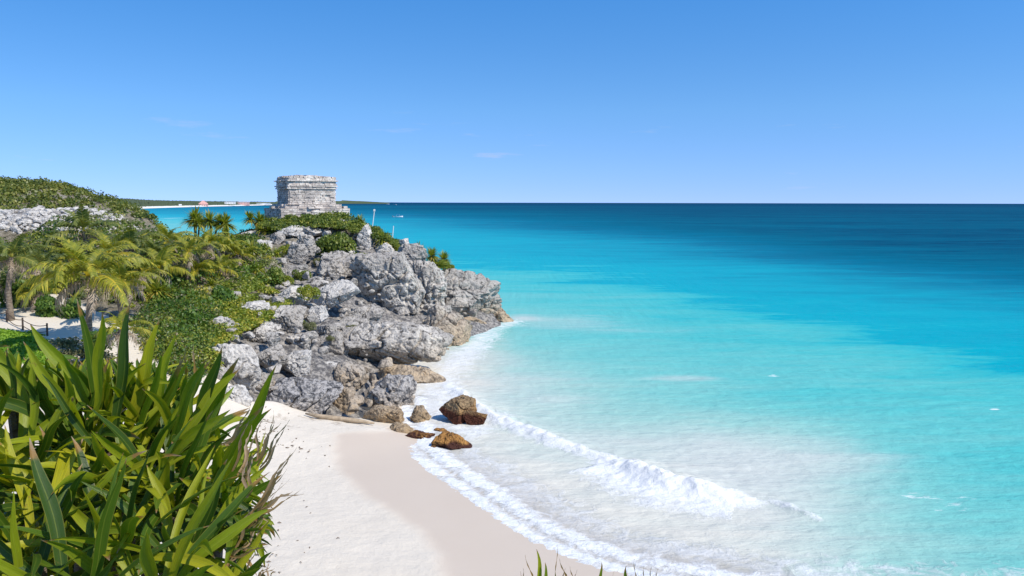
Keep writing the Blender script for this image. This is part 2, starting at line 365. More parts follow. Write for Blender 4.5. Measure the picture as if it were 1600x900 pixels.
# sand, shore, sea floor
SH = [(600,640),(650,697),(680,722),(740,762),(790,798),(850,836),(920,866),(1000,888),(1080,903),(1200,925)]
shore = [gp(x, y) for x, y in SH]
shore = [(p.x, p.y) for p in shore]
shore = [(-5.5, 86), (-7.5, 70), (-7.5, 60), (-6.6, 51.5)] + shore[1:] + [(22, 24), (40, 22), (80, 20)]
for x, y in shore: cpw(x, y, 0)
for (x, y) in shore[4:-2]: cpw(x - 3.6, y - 3.6, .32); cpw(x - 7.5, y - 7, .75); cpw(x + 2.5, y + 2.5, -.35); cpw(x + 8, y + 8, -1.2)
for a in [(-8, 43, .6), (-10.5, 44, .75), (-13, 43, 1.0), (-14, 36, 1.1), (-14, 28, 1.5), (-20, 30, 2.0), (-20, 22, 2.2), (-28, 26, 2.8), (-26, 34, 3.2), (-10, 20, 1.6), (-35, 30, 3.6),
          (0, 18, 1.4), (8, 14, 1.6), (20, 14, 1.0), (-40, 18, 4), (-60, 40, 6), (-10, 14, 3), (-60, 10, 6), (-60, 60, 8), (-20, 5, 6), (20, 6, 4), (40, 10, 1.5), (60, 5, 2),
          (4, 90, -2), (2, 80, -1.6), (0, 70, -1.6), (-1, 60, -1.4), (-4, 97, -2), (-12, 103, -2), (-25, 116, -2), (-36, 112, -1), (-45, 112, 1), (-58, 105, 5), (-75, 110, 7), (-8, 93, 2), (-15, 97, 4), (-30, 108, 1), (15, 60, -2), (15, 95, -3), (0, 110, -3), (-25, 130, -3), (-42, 95, 6), (-50, 92, 8.6), (-35, 96, 6.5), (-30, 94, 8), (-75, 85, 12)]: cpw(*a)
CP = np.array(CP)
def _k(r): return r   # biharmonic-ish, robust
A = CP[:, :2]; D = np.sqrt(((A[:, None] - A[None]) ** 2).sum(-1))
n = len(CP); K = np.zeros((n + 3, n + 3)); K[:n, :n] = _k(D) - .25 * np.eye(n); K[:n, n] = 1; K[:n, n + 1:] = A; K[n, :n] = 1; K[n + 1:, :n] = A.T
Wt = np.linalg.solve(K, np.concatenate([CP[:, 2], [0, 0, 0]]))
def base_h(X, Y):
    X = np.asarray(X, float); sh = X.shape; P = np.stack([X.ravel(), np.asarray(Y, float).ravel()], 1); out = np.empty(len(P))
    for i in range(0, len(P), 20000):
        q = P[i:i + 20000]; d = np.sqrt(((q[:, None] - A[None]) ** 2).sum(-1)); out[i:i + 20000] = d @ Wt[:n] + Wt[n] + q @ Wt[n + 1:]
    return out.reshape(sh)
def hz(x, y): return float(base_h(np.array([x]), np.array([y]))[0])
def inpoly(X, Y, poly):
    X = np.asarray(X); Y = np.asarray(Y); r = np.zeros(X.shape, bool); m = len(poly)
    for i in range(m):
        x1, y1 = poly[i]; x2, y2 = poly[(i + 1) % m]
        c = ((y1 > Y) != (y2 > Y)) & (X < (x2 - x1) * (Y - y1) / (y2 - y1 + 1e-12) + x1); r ^= c
    return r
def polydist(X, Y, line, closed=False):
    X = np.asarray(X, float); Y = np.asarray(Y, float); d = np.full(X.shape, 1e9); pts = list(line) + ([line[0]] if closed else [])
    for (x1, y1), (x2, y2) in zip(pts[:-1], pts[1:]):
        L = (x2 - x1) ** 2 + (y2 - y1) ** 2 + 1e-9; t = np.clip(((X - x1) * (x2 - x1) + (Y - y1) * (y2 - y1)) / L, 0, 1)
        d = np.minimum(d, np.hypot(X - x1 - t * (x2 - x1), Y - y1 - t * (y2 - y1)))
    return d
def gpx(px, py, Y): p = at(px, py, Y); return (p.x, p.y)
# rock headland outline in plan
HEAD = [gpx(335,600,43.5), gpx(370,650,41.5), gpx(440,655,44), gpx(560,660,44.5), gpx(625,650,45.5), gpx(650,620,51), gpx(672,575,60), gpx(700,540,69), gpx(760,515,79), gpx(795,505,86),
        (-1, 91), (-9, 98), (-25, 112), (-40, 108), (-52, 104), (-80, 112), (-80, 60), gpx(-60,470,57), gpx(60,470,57), gpx(180,520,49), gpx(270,580,43)]
ROCKY = [gpx(335,600,43.5), gpx(440,680,43), gpx(640,680,44), gpx(700,560,60), gpx(830,520,86), (-1, 95), (-9, 100), (-14, 90), gpx(470,365,88), gpx(430,400,80), gpx(440,450,68), gpx(360,470,60), gpx(340,540,48)]
STONY = [gpx(-200,335,84), gpx(-200,352,76), gpx(100,365,73), gpx(215,366,76), gpx(225,352,84), gpx(120,325,86)]

def ground_h(X, Y):
    """height of the headland surface"""
    b = base_h(X, Y); ins = inpoly(X, Y, HEAD); d = polydist(X, Y, HEAD, True); m = np.where(ins, sstep(0, 1.2, d), 0.)
    rk = np.where(inpoly(X, Y, ROCKY), sstep(0, 1.5, polydist(X, Y, ROCKY, True)), 0.)
    st = np.where(inpoly(X, Y, STONY), sstep(0, 2.5, polydist(X, Y, STONY, True)), 0.)
    nz = n2(X, Y, .22, 5, 3) * (.35 + .9 * rk) + np.abs(n2(X, Y, .8, 4, 9)) * (.5 * rk + .35 * st) - .05
    h = np.where(m > 0, b + m * nz + .12 * m - 1.1 * rk * m - (1 - m) * .9, b - .9)
    out = polydist(X, Y, HEAD, True) * ~ins
    h = h - np.clip(out, 0, 4) * .25
    return h, rk, st
xs = np.arange(-82, 6, .3); ys = np.arange(36, 122, .3); XX, YY = np.meshgrid(xs, ys)
Hh, rk, st = ground_h(XX, YY)
jx = .12 * n2(XX, YY, 1.3, 2, 5)
me = mesh_np('headland', np.stack([XX + jx, YY, Hh], -1).reshape(-1, 3), grid_faces(len(xs), len(ys)), True, {'rocky': np.maximum(rk, st).ravel()})
headland = tag(link('headland', me, M['soil']), kind='structure')
gx0, gy0, gstep = -82, 36, .3
def gz(x, y):
    """look up the headland / sand surface"""
    i = (x - gx0) / gstep; j = (y - gy0) / gstep
    b = hz(x, y)
    if 0 <= i < len(xs) - 1 and 0 <= j < len(ys) - 1: return max(float(Hh[int(round(j)), int(round(i))]), b)
    return b

# beach
xs2 = np.concatenate([np.arange(-80, -24, .8), np.arange(-24, 12, .2), np.arange(12, 60, .8)]); ys2 = np.concatenate([np.arange(8, 50, .2), np.arange(50, 100, .6)])
X2, Y2 = np.meshgrid(xs2, ys2); B2 = base_h(X2, Y2)
WETL = [gp(x, y, .5) for x, y in [(600,668),(520,680),(512,700),(520,722),(545,752),(600,790),(650,825),(672,860),(690,900),(720,960)]]
WETL = [(p.x, p.y) for p in WETL] + [(2, 14)]
wetpoly = WETL + [(60, 10), (60, 90), (-3, 90), (-4, 60)]
dw = polydist(X2, Y2, WETL); wet = np.where(inpoly(X2, Y2, wetpoly), 1., -1.) * dw + .25 * n2(X2, Y2, .5, 3, 4)
wet = sstep(-.25, .7, wet + .12 * n2(X2, Y2, 2.2, 2, 14))
dryn = n2(X2, Y2, .7, 3, 21) * .05 + n2(X2, Y2, 2.6, 2, 22) * .022 - .022 * sstep(.25, .5, n2(X2, Y2, 3.6, 1, 23))
Z2 = B2 + dryn * (1 - wet)
Z2 = Z2 - 3 * np.where(inpoly(X2, Y2, HEAD), sstep(1.0, 4, polydist(X2, Y2, HEAD, True)), 0.)
lit = sstep(2.5, 0, np.abs(polydist(X2, Y2, [(-13.5, 42), (-11.5, 44), (-8, 44)]))) + .35 * (1 - wet) * sstep(30, 20, Y2)
Z2 = Z2 - 3.5 * sstep(53, 58, Y2) * sstep(-24, -18, X2)
me = mesh_np('sand_beach', np.stack([X2, Y2, Z2], -1).reshape(-1, 3), grid_faces(len(xs2), len(ys2)), True, {'wet': wet.ravel(), 'litter': np.clip(lit, 0, 1).ravel()})
tag(link('sand_beach', me, M['sand']), kind='structure')

# viewpoint ledge under the camera
xs3 = np.arange(-16, 16, .25); ys3 = np.arange(-14, 13, .25); X3, Y3 = np.meshgrid(xs3, ys3)
edge = 4.6 + .9 * n2(X3, Y3 * 0, .3, 2, 8)
Z3 = 11.15 - .28 * np.clip(Y3, 0, 5) - sstep(edge, edge + 5, Y3) * 8.5 + .25 * n2(X3, Y3, .6, 4, 31) + np.clip(-Y3, 0, 10) * .03
me = mesh_np('viewpoint_ground', np.stack([X3, Y3, Z3], -1).reshape(-1, 3), grid_faces(len(xs3), len(ys3)), True, {'rocky': sstep(3.5, 6, Y3).ravel()})
tag(link('viewpoint_ground', me, M['soil']), kind='structure')
def vz(x, y): return float(Z3[int(round((y + 14) / .25)), int(round((x + 16) / .25))])

# ------------------------------------------------------------------ sea
TC = []
for x, col in {600: [(319,1),(326,.93),(332,.84),(346,.70),(366,.62),(395,.6)],
               700: [(319,1),(326,.93),(334,.86),(350,.74),(370,.64),(395,.60),(412,.53),(430,.5)],
               800: [(319,1),(325,.95),(338,.88),(354,.78),(372,.67),(400,.61),(430,.54),(470,.46),(500,.4),(540,.36),(580,.3),(620,.22),(650,.13),(700,.08)],
               1000: [(319,1),(325,.95),(338,.92),(352,.88),(368,.80),(384,.69),(418,.62),(446,.57),(462,.5),(500,.47),(540,.43),(600,.36),(650,.26),(700,.15),(780,.07),(850,.05)],
               1200: [(319,1),(325,.95),(340,.93),(372,.88),(396,.79),(422,.67),(460,.62),(492,.57),(510,.5),(560,.47),(620,.42),(670,.28),(720,.18),(800,.1),(890,.1)],
               1400: [(320,1),(326,.95),(345,.93),(385,.92),(415,.84),(438,.71),(475,.63),(535,.58),(560,.5),(620,.46),(700,.41),(760,.34),(820,.3),(890,.27)],
               1600: [(321,1),(327,.95),(345,.93),(395,.93),(432,.84),(462,.71),(505,.63),(565,.59),(592,.52),(650,.47),(720,.45),(800,.41),(890,.37)],
               1900: [(321,1),(327,.95),(400,.93),(470,.84),(520,.7),(600,.62),(700,.55),(880,.45)],
               250: [(319,1),(327,.74),(333,.68),(345,.48),(354,.38)], 370: [(319,1),(324,.78),(332,.7),(345,.6),(360,.5)],
               740: [(545,.15),(560,.08),(600,.04)], 700: [(640,0)], 900: [(780,.06)], 850: [(600,.23)], 780: [(530,.3)], 1080: [(740,.08)]}.items():
    for y, t in col:
        p = gp(x, y); TC.append((p.x, p.y, t))
for x, y in shore[3:]: TC.append((x, y, 0))
TC += [(-300, -100, .5), (0, 5000, 1), (9000, 3000, 1), (3000, 200, .97), (1000, 100, .93), (400, 30, .8), (60, 15, .3)]
TC = np.array(TC)
def wc(X, Y):
    Yc = np.maximum(Y, 12); d = np.hypot(X, Yc); return np.stack([np.log(d) * 1.0, np.clip(np.arctan2(X, Yc), -1.4, 1.4) * 1.3], -1)
TA = wc(TC[:, 0], TC[:, 1]); TK = np.sqrt(((TA[:, None] - TA[None]) ** 2).sum(-1)); m_ = len(TC)
K = np.zeros((m_ + 1, m_ + 1)); K[:m_, :m_] = TK - .02 * np.eye(m_); K[:m_, m_] = 1; K[m_, :m_] = 1
TW = np.linalg.solve(K, np.concatenate([TC[:, 2], [0]]))
def sea_t(X, Y):
    P = wc(X.ravel(), Y.ravel()); out = np.empty(len(P))
    for i in range(0, len(P), 20000):
        q = P[i:i + 20000]; out[i:i + 20000] = np.sqrt(((q[:, None] - TA[None]) ** 2).sum(-1)) @ TW[:m_] + TW[m_]
    return out.reshape(X.shape)
def growth(a, step, end, r):
    o = []; 
    while abs(a) < abs(end): o.append(a); a += step; step *= r
    o.append(end); return o
xa = np.array(sorted([-v for v in growth(8.2, .25, 90000, 1.09)]) + list(np.arange(-8, 26, .13)) + growth(26, .16, 90000, 1.055))
ya = np.array(sorted([24 - v for v in growth(0, .3, 300, 1.3)])[:-1] + list(np.arange(24, 52, .13)) + growth(52, .16, 150000, 1.04))
XS, YS = np.meshgrid(xa, ya)
T = np.clip(sea_t(XS, YS), 0, 1)
def pl(pts): return [(gp(*p).x, gp(*p).y) for p in pts]
W1 = pl([(700,600),(738,632),(775,655),(820,672),(865,688),(910,703),(955,716)])
W2 = pl([(962,722),(985,733),(1010,746),(1050,760),(1100,770),(1150,776)])
W3 = pl([(1215,783),(1240,795),(1275,812)])
near = (XS > -9) & (XS < 30) & (YS < 60) & (YS > 20)
zz = np.zeros(XS.shape); foam = np.zeros(XS.shape)
Xn, Yn = XS[near], YS[near]
def wave(line, hgt, wid, front):
    """roller: crest along line, foam apron on the shore side"""
    L = [np.array(p) for p in line]; d = polydist(Xn, Yn, line)
    # signed: positive on the seaward side
    best = np.full(Xn.shape, 1e9); sg = np.zeros(Xn.shape); s = np.zeros(Xn.shape); acc = 0; tot = sum(np.linalg.norm(L[i + 1] - L[i]) for i in range(len(L) - 1))
    for i in range(len(L) - 1):
        a, b = L[i], L[i + 1]; t = b - a; l = np.linalg.norm(t); u = ((Xn - a[0]) * t[0] + (Yn - a[1]) * t[1]) / l ** 2; uc = np.clip(u, 0, 1)
        dd = np.hypot(Xn - a[0] - uc * t[0], Yn - a[1] - uc * t[1]); m = dd < best
        side = t[0] * (Yn - a[1]) - t[1] * (Xn - a[0]); best = np.where(m, dd, best); sg = np.where(m, np.sign(side) * dd, sg); s = np.where(m, (acc + uc * l) / tot, s); acc += l
    env = sstep(-.02, .25, s) * (1 - sstep(.75, 1.02, s)); env = .25 + .75 * env
    end = np.where((s <= 0) | (s >= 1), np.exp(-(np.sqrt(np.maximum(best ** 2 - 0, 0)) / (wid * 1.3)) ** 2), 1.)
    q = sg + .35 * n2(Xn, Yn, .7, 3, 51)
    lump = 1 + .5 * n2(Xn, Yn, 2.6, 3, 52)
    z = hgt * env * np.where(q > 0, np.exp(-(q / (wid * 1.6)) ** 2), np.exp(-(q / (wid * .7)) ** 2)) * lump * end
    f = np.where(q > 0, np.exp(-(q / (wid * .45)) ** 2), np.exp(-(q / front) ** 2)) * end
    return z, f, q
z1, f1, q1 = wave(W1, .26, .8, 1.0); z2, f2, q2 = wave(W2, .42, 1.0, 2.3); z3, f3, q3 = wave(W3, .14, .5, .4)
dsh = polydist(Xn, Yn, shore[3:])
# swash edge
sw = np.exp(-((dsh - .5) / .75) ** 2) + .55 * np.exp(-((dsh - 2.2) / 1.2) ** 2)
fm = np.maximum.reduce([f1 * .9, f2 * 1.4, f3 * .62, sw * .72])
fm = fm + .22 * sstep(16, 0, dsh) * (1 - sstep(0, .22, T[near]) * .6)
# foam around rocks at the headland foot
FOOT = pl([(800,503),(770,512),(735,548),(700,580),(690,610),(672,640),(690,665),(735,672),(768,655)])
fr = np.exp(-(polydist(XS, YS, FOOT) / (2.2)) ** 2)
foam[near] = fm; foam = np.maximum(foam, fr * .66)
def blob(px, py, wx, wy, a):
    p = gp(px, py); q = gp(px + wx, py); r_ = gp(px, py - wy); sx = abs(q.x - p.x); sy = abs(r_.y - p.y)
    X = XS - p.x - (YS - p.y) * (p.x / p.y); return a * np.exp(-(X / sx) ** 2 - ((YS - p.y) / sy) ** 2)
cl = blob(870, 500, 90, 8, .55) + blob(960, 515, 110, 5, .32) + blob(815, 497, 30, 5, .6) + blob(1060, 592, 60, 7, .32) + blob(1120, 700, 210, 42, .40) + blob(1190, 760, 160, 60, .42) + blob(1300, 700, 90, 40, .2) + blob(830, 600, 110, 30, .3) + blob(960, 690, 120, 10, .15) + blob(870,625,60,8,.25) + blob(760, 560, 60, 40, .3) + blob(620,348,40,6,0)
spots = blob(1420, 775, 70, 10, .34) + blob(1510, 790, 70, 22, .36) + blob(1555, 640, 16, 3, .55) + blob(1210, 587, 14, 3, .6) + blob(1500, 515, 16, 3, .35) + blob(1225, 460, 20, 3, .3) + blob(1550, 635, 8, 2, .3)
spots = spots + blob(270, 341, 14, 2.0, .9) + blob(240, 338, 14, 1.5, .6) + blob(255, 346, 40, 3, .25)
# small chop everywhere near
amp = .05 * sstep(300, 30, YS) * sstep(0, 3, np.where(near, 0, 3) + 0) 
chop = np.zeros(XS.shape); mid = (YS > 22) & (YS < 200) & (XS > -20) & (XS < 160)
chop[mid] = .06 * n2(XS[mid] * .45 + YS[mid] * .35, YS[mid] * 1.0 - XS[mid] * .2, .5, 3, 61) + .04 * n2(XS[mid], YS[mid], 1.4, 3, 62)
zz[near] = z1 + z2 + z3 + .05 * np.exp(-((dsh - .6) / .5) ** 2) + .035 * n2(Xn, Yn, 3.5, 3, 66) * np.clip(fm, .2, 1) + .16 * np.clip(fm - .45, 0, 1) * np.abs(n2(Xn, Yn, 2.2, 4, 67))
dep = np.clip(-base_h(np.clip(XS, -20, 40), np.clip(YS, 20, 90)), -1, 3); dep = np.where((YS > 53) | (XS > 10), 3., dep)
shm = np.full(XS.shape, 1.); shm[near] = sstep(.0, 2.5, dsh)
zz = zz + chop * shm
me = mesh_np('sea', np.stack([XS, YS, zz], -1).reshape(-1, 3), grid_faces(len(xa), len(ya)), True,
             {'depth_t': T.ravel(), 'foam': foam.ravel(), 'silt': np.clip(cl, 0, 1).ravel(), 'flecks': np.clip(spots, 0, 1).ravel(), 'water_depth': dep.ravel()})
def sea_mat():
    m = Mat('turquoise sea', .22, .1); t = m.attr('depth_t'); co = m.coord('World')
    dirc = m.n('ShaderNodeMapping'); dirc.inputs['Rotation'].default_value = (0, 0, R(18)); dirc.inputs['Scale'].default_value = (.35, 1.3, 1); m.l(m.n('ShaderNodeNewGeometry').outputs['Position'], dirc.inputs[0]); sc_ = dirc.outputs[0]
    # scale streak noise with distance octave mix
    s1 = m.noise(sc_, .12, 8, .62, .6); s2 = m.noise(sc_, .012, 8, .65, .6); s3 = m.noise(sc_, .9, 6, .6)
    tt = m.math('ADD', t, m.math('MULTIPLY', m.math('SUBTRACT', s1, .5), .24))
    tt = m.math('ADD', tt, m.math('MULTIPLY', m.math('SUBTRACT', s2, .5), .22))
    tt = m.math('ADD', tt, m.math('MULTIPLY', m.math('SUBTRACT', s3, .5), .10))
    k = .74
    stops = [(0, srgb(244, 238, 224, k)), (.08, srgb(234, 236, 224, k)), (.16, srgb(208, 228, 218, k)), (.27, srgb(172, 222, 212, k)), (.38, srgb(134, 216, 209, k)),
             (.49, srgb(92, 209, 207, k)), (.545, srgb(62, 202, 206, k)), (.575, srgb(0, 185, 201, k)), (.64, srgb(0, 177, 197, k)), (.71, srgb(0, 156, 181, k)), (.80, srgb(0, 124, 156, k)), (.90, srgb(0, 102, 132, k)), (1.0, srgb(0, 68, 104, k))]
    c = m.ramp(tt, stops)
    # sediment clouds
    si = m.math('ADD', m.attr('silt'), m.math('MULTIPLY', m.math('SUBTRACT', s1, .5), 1.7))
    sf = m.math('MULTIPLY', m.ramp(si, [(.08, 0.), (.75, .72)]), m.ramp(m.attr('silt'), [(0.01, 0.), (.15, 1.)]))
    c = m.mix(sf, c, srgb(226, 225, 218, .8))
    # foam
    fo = m.attr('foam'); n_a = m.noise(co, 1.1, 8, .68, 1.2); v = m.voro(m.coord('World', (1, 1.6, 1)), 1.7)
    n_b = m.noise(co, 4.5, 6, .7, .5)
    fv = m.math('ADD', m.math('MULTIPLY', m.math('SUBTRACT', n_a, .5), 1.5), m.math('MULTIPLY', m.math('SUBTRACT', n_b, .5), .45))
    fv = m.math('ADD', fo, fv)
    ff = m.math('MULTIPLY', m.ramp(fv, [(.38, 0.), (.62, .55), (.95, 1.)]), m.ramp(fo, [(0.03, 0.), (.25, 1.)]))
    fl = m.math('ADD', m.attr('flecks'), m.math('MULTIPLY', m.math('SUBTRACT', m.noise(sc_, 2.2, 7, .7), .5), 1.6))
    fl = m.math('MULTIPLY', m.ramp(fl, [(.45, 0.), (.6, .8)]), m.ramp(m.attr('flecks'), [(.02, 0.), (.15, 1.)]))
    # sparse whitecaps far out
    wcp = m.noise(m.coord('World', (.25, 1, 1)), .28, 9, .72); wf = m.math('MULTIPLY', m.ramp(wcp, [(.715, 0.), (.74, .5)]), m.ramp(t, [(.4, 0.), (.55, 1.)]))
    allf = m.math('MAXIMUM', m.math('MAXIMUM', ff, fl), wf)
    c = m.mix(allf, c, (.79, .80, .80, 1)); m.col(c)
    m.l(m.ramp(allf, [(0, .25), (.5, .8)]), m.p.inputs['Roughness'])
    m.p.inputs['IOR'].default_value = 1.09
    h1 = m.noise(m.coord('World', (.7, 1.5, 1)), .8, 9, .62); h2 = m.noise(m.coord('World', (.5, 1.2, 1)), .05, 10, .7)
    h = m.math('ADD', m.math('MULTIPLY', h1, .5), m.math('MULTIPLY', h2, 2.0))
    h = m.math('ADD', h, m.math('MULTIPLY', m.math('MULTIPLY', n_b, .2), ff))
    m.bump(h, .8, .4)
    df = m.n('ShaderNodeBsdfDiffuse'); m.l(c, df.inputs[0]); fm_ = m.n('ShaderNodeMixShader'); m.l(m.ramp(t, [(.55, 0.), (.85, .8)]), fm_.inputs[0]); m.l(m.p.outputs[0], fm_.inputs[1]); m.l(df.outputs[0], fm_.inputs[2])
    # thin edge film over sand
    tr = m.n('ShaderNodeBsdfTransparent'); mx = m.n('ShaderNodeMixShader')
    al = m.math('MAXIMUM', m.ramp(m.attr('water_depth'), [(0.0, .12), (.16, .75), (.35, 1.)]), allf)
    m.l(al, mx.inputs[0]); m.l(tr.outputs[0], mx.inputs[1]); m.l(fm_.outputs[0], mx.inputs[2]); m.l(mx.outputs[0], m.out.inputs[0])
    return m.m
tag(link('sea', me, sea_mat()), kind='structure')

# ------------------------------------------------------------------ rocks
_ico = {}
def ico(sub):
    if sub not in _ico:
        bm = bmesh.new(); bmesh.ops.create_icosphere(bm, subdivisions=sub, radius=1.0)
        _ico[sub] = (np.array([v.co[:] for v in bm.verts]), np.array([[v.index for v in f.verts] for f in bm.faces])); bm.free()
    return _ico[sub]
def rock_mesh(name, c, size, seed, sub=6, lump=.22, joints=0., block=4., cuts=16, rough=.05, strata=0., pits=.0, tilt=0., rz=0., taper=0.):
    V, Fc = ico(sub); V = V.copy(); r = np.random.default_rng(seed)
    V = V / (np.abs(V) ** block).sum(1, keepdims=True) ** (1 / block)
    V = V / np.abs(V).max()
    V = V * (1 + lump * fbm(V * 1.1 + seed, 3, seed + 40))[:, None]
    for k in range(cuts):
        nn = r.normal(size=3); nn /= np.linalg.norm(nn); d = r.uniform(.58, .88); s = V @ nn - d; m = s > 0; V[m] -= np.outer(s[m] * .96, nn)
    V = V / np.abs(V).max(0)
    if taper: V[:, 0] *= 1 - taper * (V[:, 2] * .5 + .5); V[:, 1] *= 1 - taper * (V[:, 2] * .5 + .5)
    V *= np.asarray(size) / 2
    Mx = np.array((Matrix.Rotation(rz, 3, 'Z') @ Matrix.Rotation(tilt, 3, 'Y')))
    V = V @ Mx.T + np.asarray(c)
    cen = np.asarray(c); D = (V - cen) / (np.asarray(size) / 2) ; D /= np.linalg.norm(D, axis=1, keepdims=True) + 1e-9
    S = float(np.mean(size)); s0 = 2.2 / S
    d = fbm(V * s0, 5, seed, .52) * rough * S
    cr = np.abs(noise3(V * s0 * .9 + fbm(V * s0 * 2, 2, seed + 9)[:, None] * .25, seed + 5)); d -= .075 * S * np.exp(-(cr / .03) ** 2)
    cr = np.abs(noise3(V * s0 * 2.1 + 5, seed + 6)); d -= .022 * S * np.exp(-(cr / .05) ** 2)
    d += np.abs(fbm(V * 1.6, 4, seed + 30, .6)) * .10 - .04
    if joints:
        Q = V.copy(); Q[:, 2] *= .18; Q[:, :2] *= .55; cr = np.abs(noise3(Q + .25 * fbm(V * .6, 2, seed)[:, None], seed + 60)); d -= joints * np.exp(-(cr / .04) ** 2); d += joints * .6 * noise3(Q * 1.4 + 3, seed + 61)
    if strata: Q = V.copy(); Q[:, :2] *= .12; Q[:, 2] = V[:, 2] * 1.6 + .25 * V[:, 0] * .3; d += strata * fbm(Q, 3, seed + 2)
    if pits:
        w1, w2 = worley(V * (2.3 / max(.6, min(1.6, S / 3))) + .2 * fbm(V * 2, 2, seed)[:, None], seed); d -= pits * np.clip(.42 - w1, 0, 1) * 2; 
        w1, w2 = worley(V * 5, seed + 1); d -= pits * .5 * np.clip(.42 - w1, 0, 1)
    V = V + D * d[:, None]
    return mesh_np(name, V - cen, Fc, True)
def rock(px, py, wpx, hpx, Y, mat, label, seed, cat='rock', name='rock', depth=.8, group=None, **kw):
    p = at(px, py, Y); sx = wpx * Y / F; sz = hpx * Y / F
    S = max(sx, sz); sub = 7 if S > 4.2 else (6 if S > 1.3 else 5)
    me = rock_mesh(name, p, (sx * 1.06, sx * depth, sz * 1.08), seed, sub=kw.pop('sub', sub), **kw)
    o = link(name, me, M[mat]); o.location = p
    return tag(o, label, cat, group)
CL = 'blocks of the limestone headland'
rock(702,456,150,80,84.5,'rock','large grey rock bluff sloping down behind the overhang at the point',11,'rock bluff','rock_bluff',.65,CL,strata=.35,cuts=9,tilt=R(13),rough=.05,lump=.12,block=5,joints=.35)
rock(757,472,74,80,86.5,'rock','craggy grey outermost bluff above the tan tip of the headland',12,'rock bluff','rock_bluff',1.0,CL,strata=.3,taper=.4,tilt=R(12),joints=.3)
rock(782,494,52,30,87,'rock_dark','low tan and grey rock tip of the headland touching the sea',13,'rock tip','rock_tip',.9,CL,taper=.4,tilt=R(16),strata=.15)
rock(752,442,26,24,86,'rock','small jagged rock knob on top of the outer bluff',14,'rock','rock',.9,CL,taper=.3)
rock(715,500,100,18,83,'rock_dark','low shaded tan ledge under the overhang near the point',15,'rock ledge','rock_ledge',.6,CL,strata=.2)
rock(692,516,86,66,73,'rock_dark','rounded tan boulder with a pale grey patch at the water, below the point',16,'boulder','boulder',.8,CL,tilt=R(24),rough=.07,cuts=9)
rock(615,455,124,114,76,'rock','tall pale grey cliff face with vertical streaks above the long boulder',17,'cliff','cliff',.5,CL,strata=.15,cuts=9,rough=.05,lump=.1,block=7,joints=.22)
rock(668,462,72,98,79,'rock','grey cliff buttress between the tall face and the outer bluff',18,'cliff','cliff',.8,CL,strata=.3,tilt=R(8),lump=.12,block=5,joints=.4)
rock(524,436,96,84,78,'rock','fluted dark-streaked cliff wall below the round green bush',19,'cliff','cliff',.5,CL,cuts=9,strata=.12,lump=.1,block=7,joints=.6)
rock(640,405,60,50,83,'rock','grey rock shoulder under the spiky tufts on the ridge',20,'rock shoulder','rock_shoulder',.9,CL,strata=.15)
rock(600,541,200,80,60.5,'rock','longest grey boulder, lying across the slope with one green tuft on its flank',21,'boulder','boulder',.5,CL,rough=.05,cuts=9,pits=.10,tilt=R(5),block=3)
rock(640,592,112,42,57.5,'rock_dark','flat tan slab wedged beneath the longest boulder',22,'rock slab','rock_slab',.6,CL,strata=.15)
rock(618,620,92,72,50.5,'rock_pitted','spiky honeycombed grey rock at the water end of the boulder pile',23,'boulder','boulder',.8,CL,pits=.30,rough=.10)
rock(466,620,132,84,47,'rock_pitted','big round honeycombed boulder sitting on the sand at the foot of the slope',24,'boulder','boulder',.75,CL,pits=.24,rough=.04,block=2.6)
rock(552,590,56,50,53,'rock','grey angular rock right of the round honeycombed boulder',25,'boulder','boulder',.9,CL,pits=.1)
rock(541,634,44,58,48.6,'rock_dark','smooth olive grey rock standing in the gap beside the honeycombed boulder',26,'boulder','boulder',.9,CL,cuts=6,rough=.05)
rock(521,545,56,60,58,'rock','white topped boulder with a dark left flank beside the longest boulder',27,'boulder','boulder',.9,CL)
rock(508,575,40,32,54,'rock_pale','pale wedge of rock above the round honeycombed boulder',28,'boulder','boulder',.9,CL)
rock(368,572,84,96,47,'rock_pale','big white smooth rock sloping up behind the foreground leaves',29,'boulder','boulder',.8,CL,rough=.06,tilt=R(-10),block=2.6)
rock(372,625,52,50,43.5,'rock_pale','white rounded rock at the lower left corner of the rock slope',30,'boulder','boulder',.9,CL,block=2.5)
rock(352,511,66,36,53,'rock_pale','white rock island among the creeping vines',31,'boulder','boulder',.9,CL,pits=.06)
rock(397,481,62,20,58,'rock_pale','thin pale rock outcrop above the yellow vines',32,'rock outcrop','rock_outcrop',.6,CL)
rock(414,521,48,30,54.5,'rock','small rounded block right of the vine-ringed rock',33,'boulder','boulder',.9,CL)
rock(446,500,64,44,58,'rock','cracked pale block in the middle of the slope',34,'boulder','boulder',.9,CL,pits=.08)
rock(458,462,54,34,64,'rock_pale','white jagged block left of the small leafy bush',35,'boulder','boulder',.9,CL)
rock(520,462,84,40,68,'rock_pale','long pale slab running up to the foot of the cliff wall',36,'rock slab','rock_slab',.7,CL,tilt=R(-14))
rock(497,494,44,34,60,'rock_pale','triangular white block below the pale slab',37,'boulder','boulder',.9,CL,taper=.5)
rock(514,522,40,42,59,'rock','pitted grey block leaning against the white topped boulder',38,'boulder','boulder',.9,CL)
rock(470,532,56,38,56,'rock','broad grey block at the centre of the rock slope',39,'boulder','boulder',.9,CL)
rock(425,560,60,42,51,'rock','pale grey block between the white smooth rock and the slope centre',40,'boulder','boulder',.9,CL)
rock(465,568,52,40,52,'rock_pale','chalky block just above the round honeycombed boulder',41,'boulder','boulder',.9,CL)
rock(410,598,46,50,47.5,'rock','dark cracked rock between the white rocks and the honeycombed boulder',42,'boulder','boulder',.9,CL,pits=.1)
rock(545,512,60,30,64,'rock','grey ledge under the tall cliff face',43,'rock ledge','rock_ledge',.7,CL)
rock(575,492,70,34,68,'rock','shadowed grey rock foot of the tall cliff face',44,'rock ledge','rock_ledge',.7,CL)
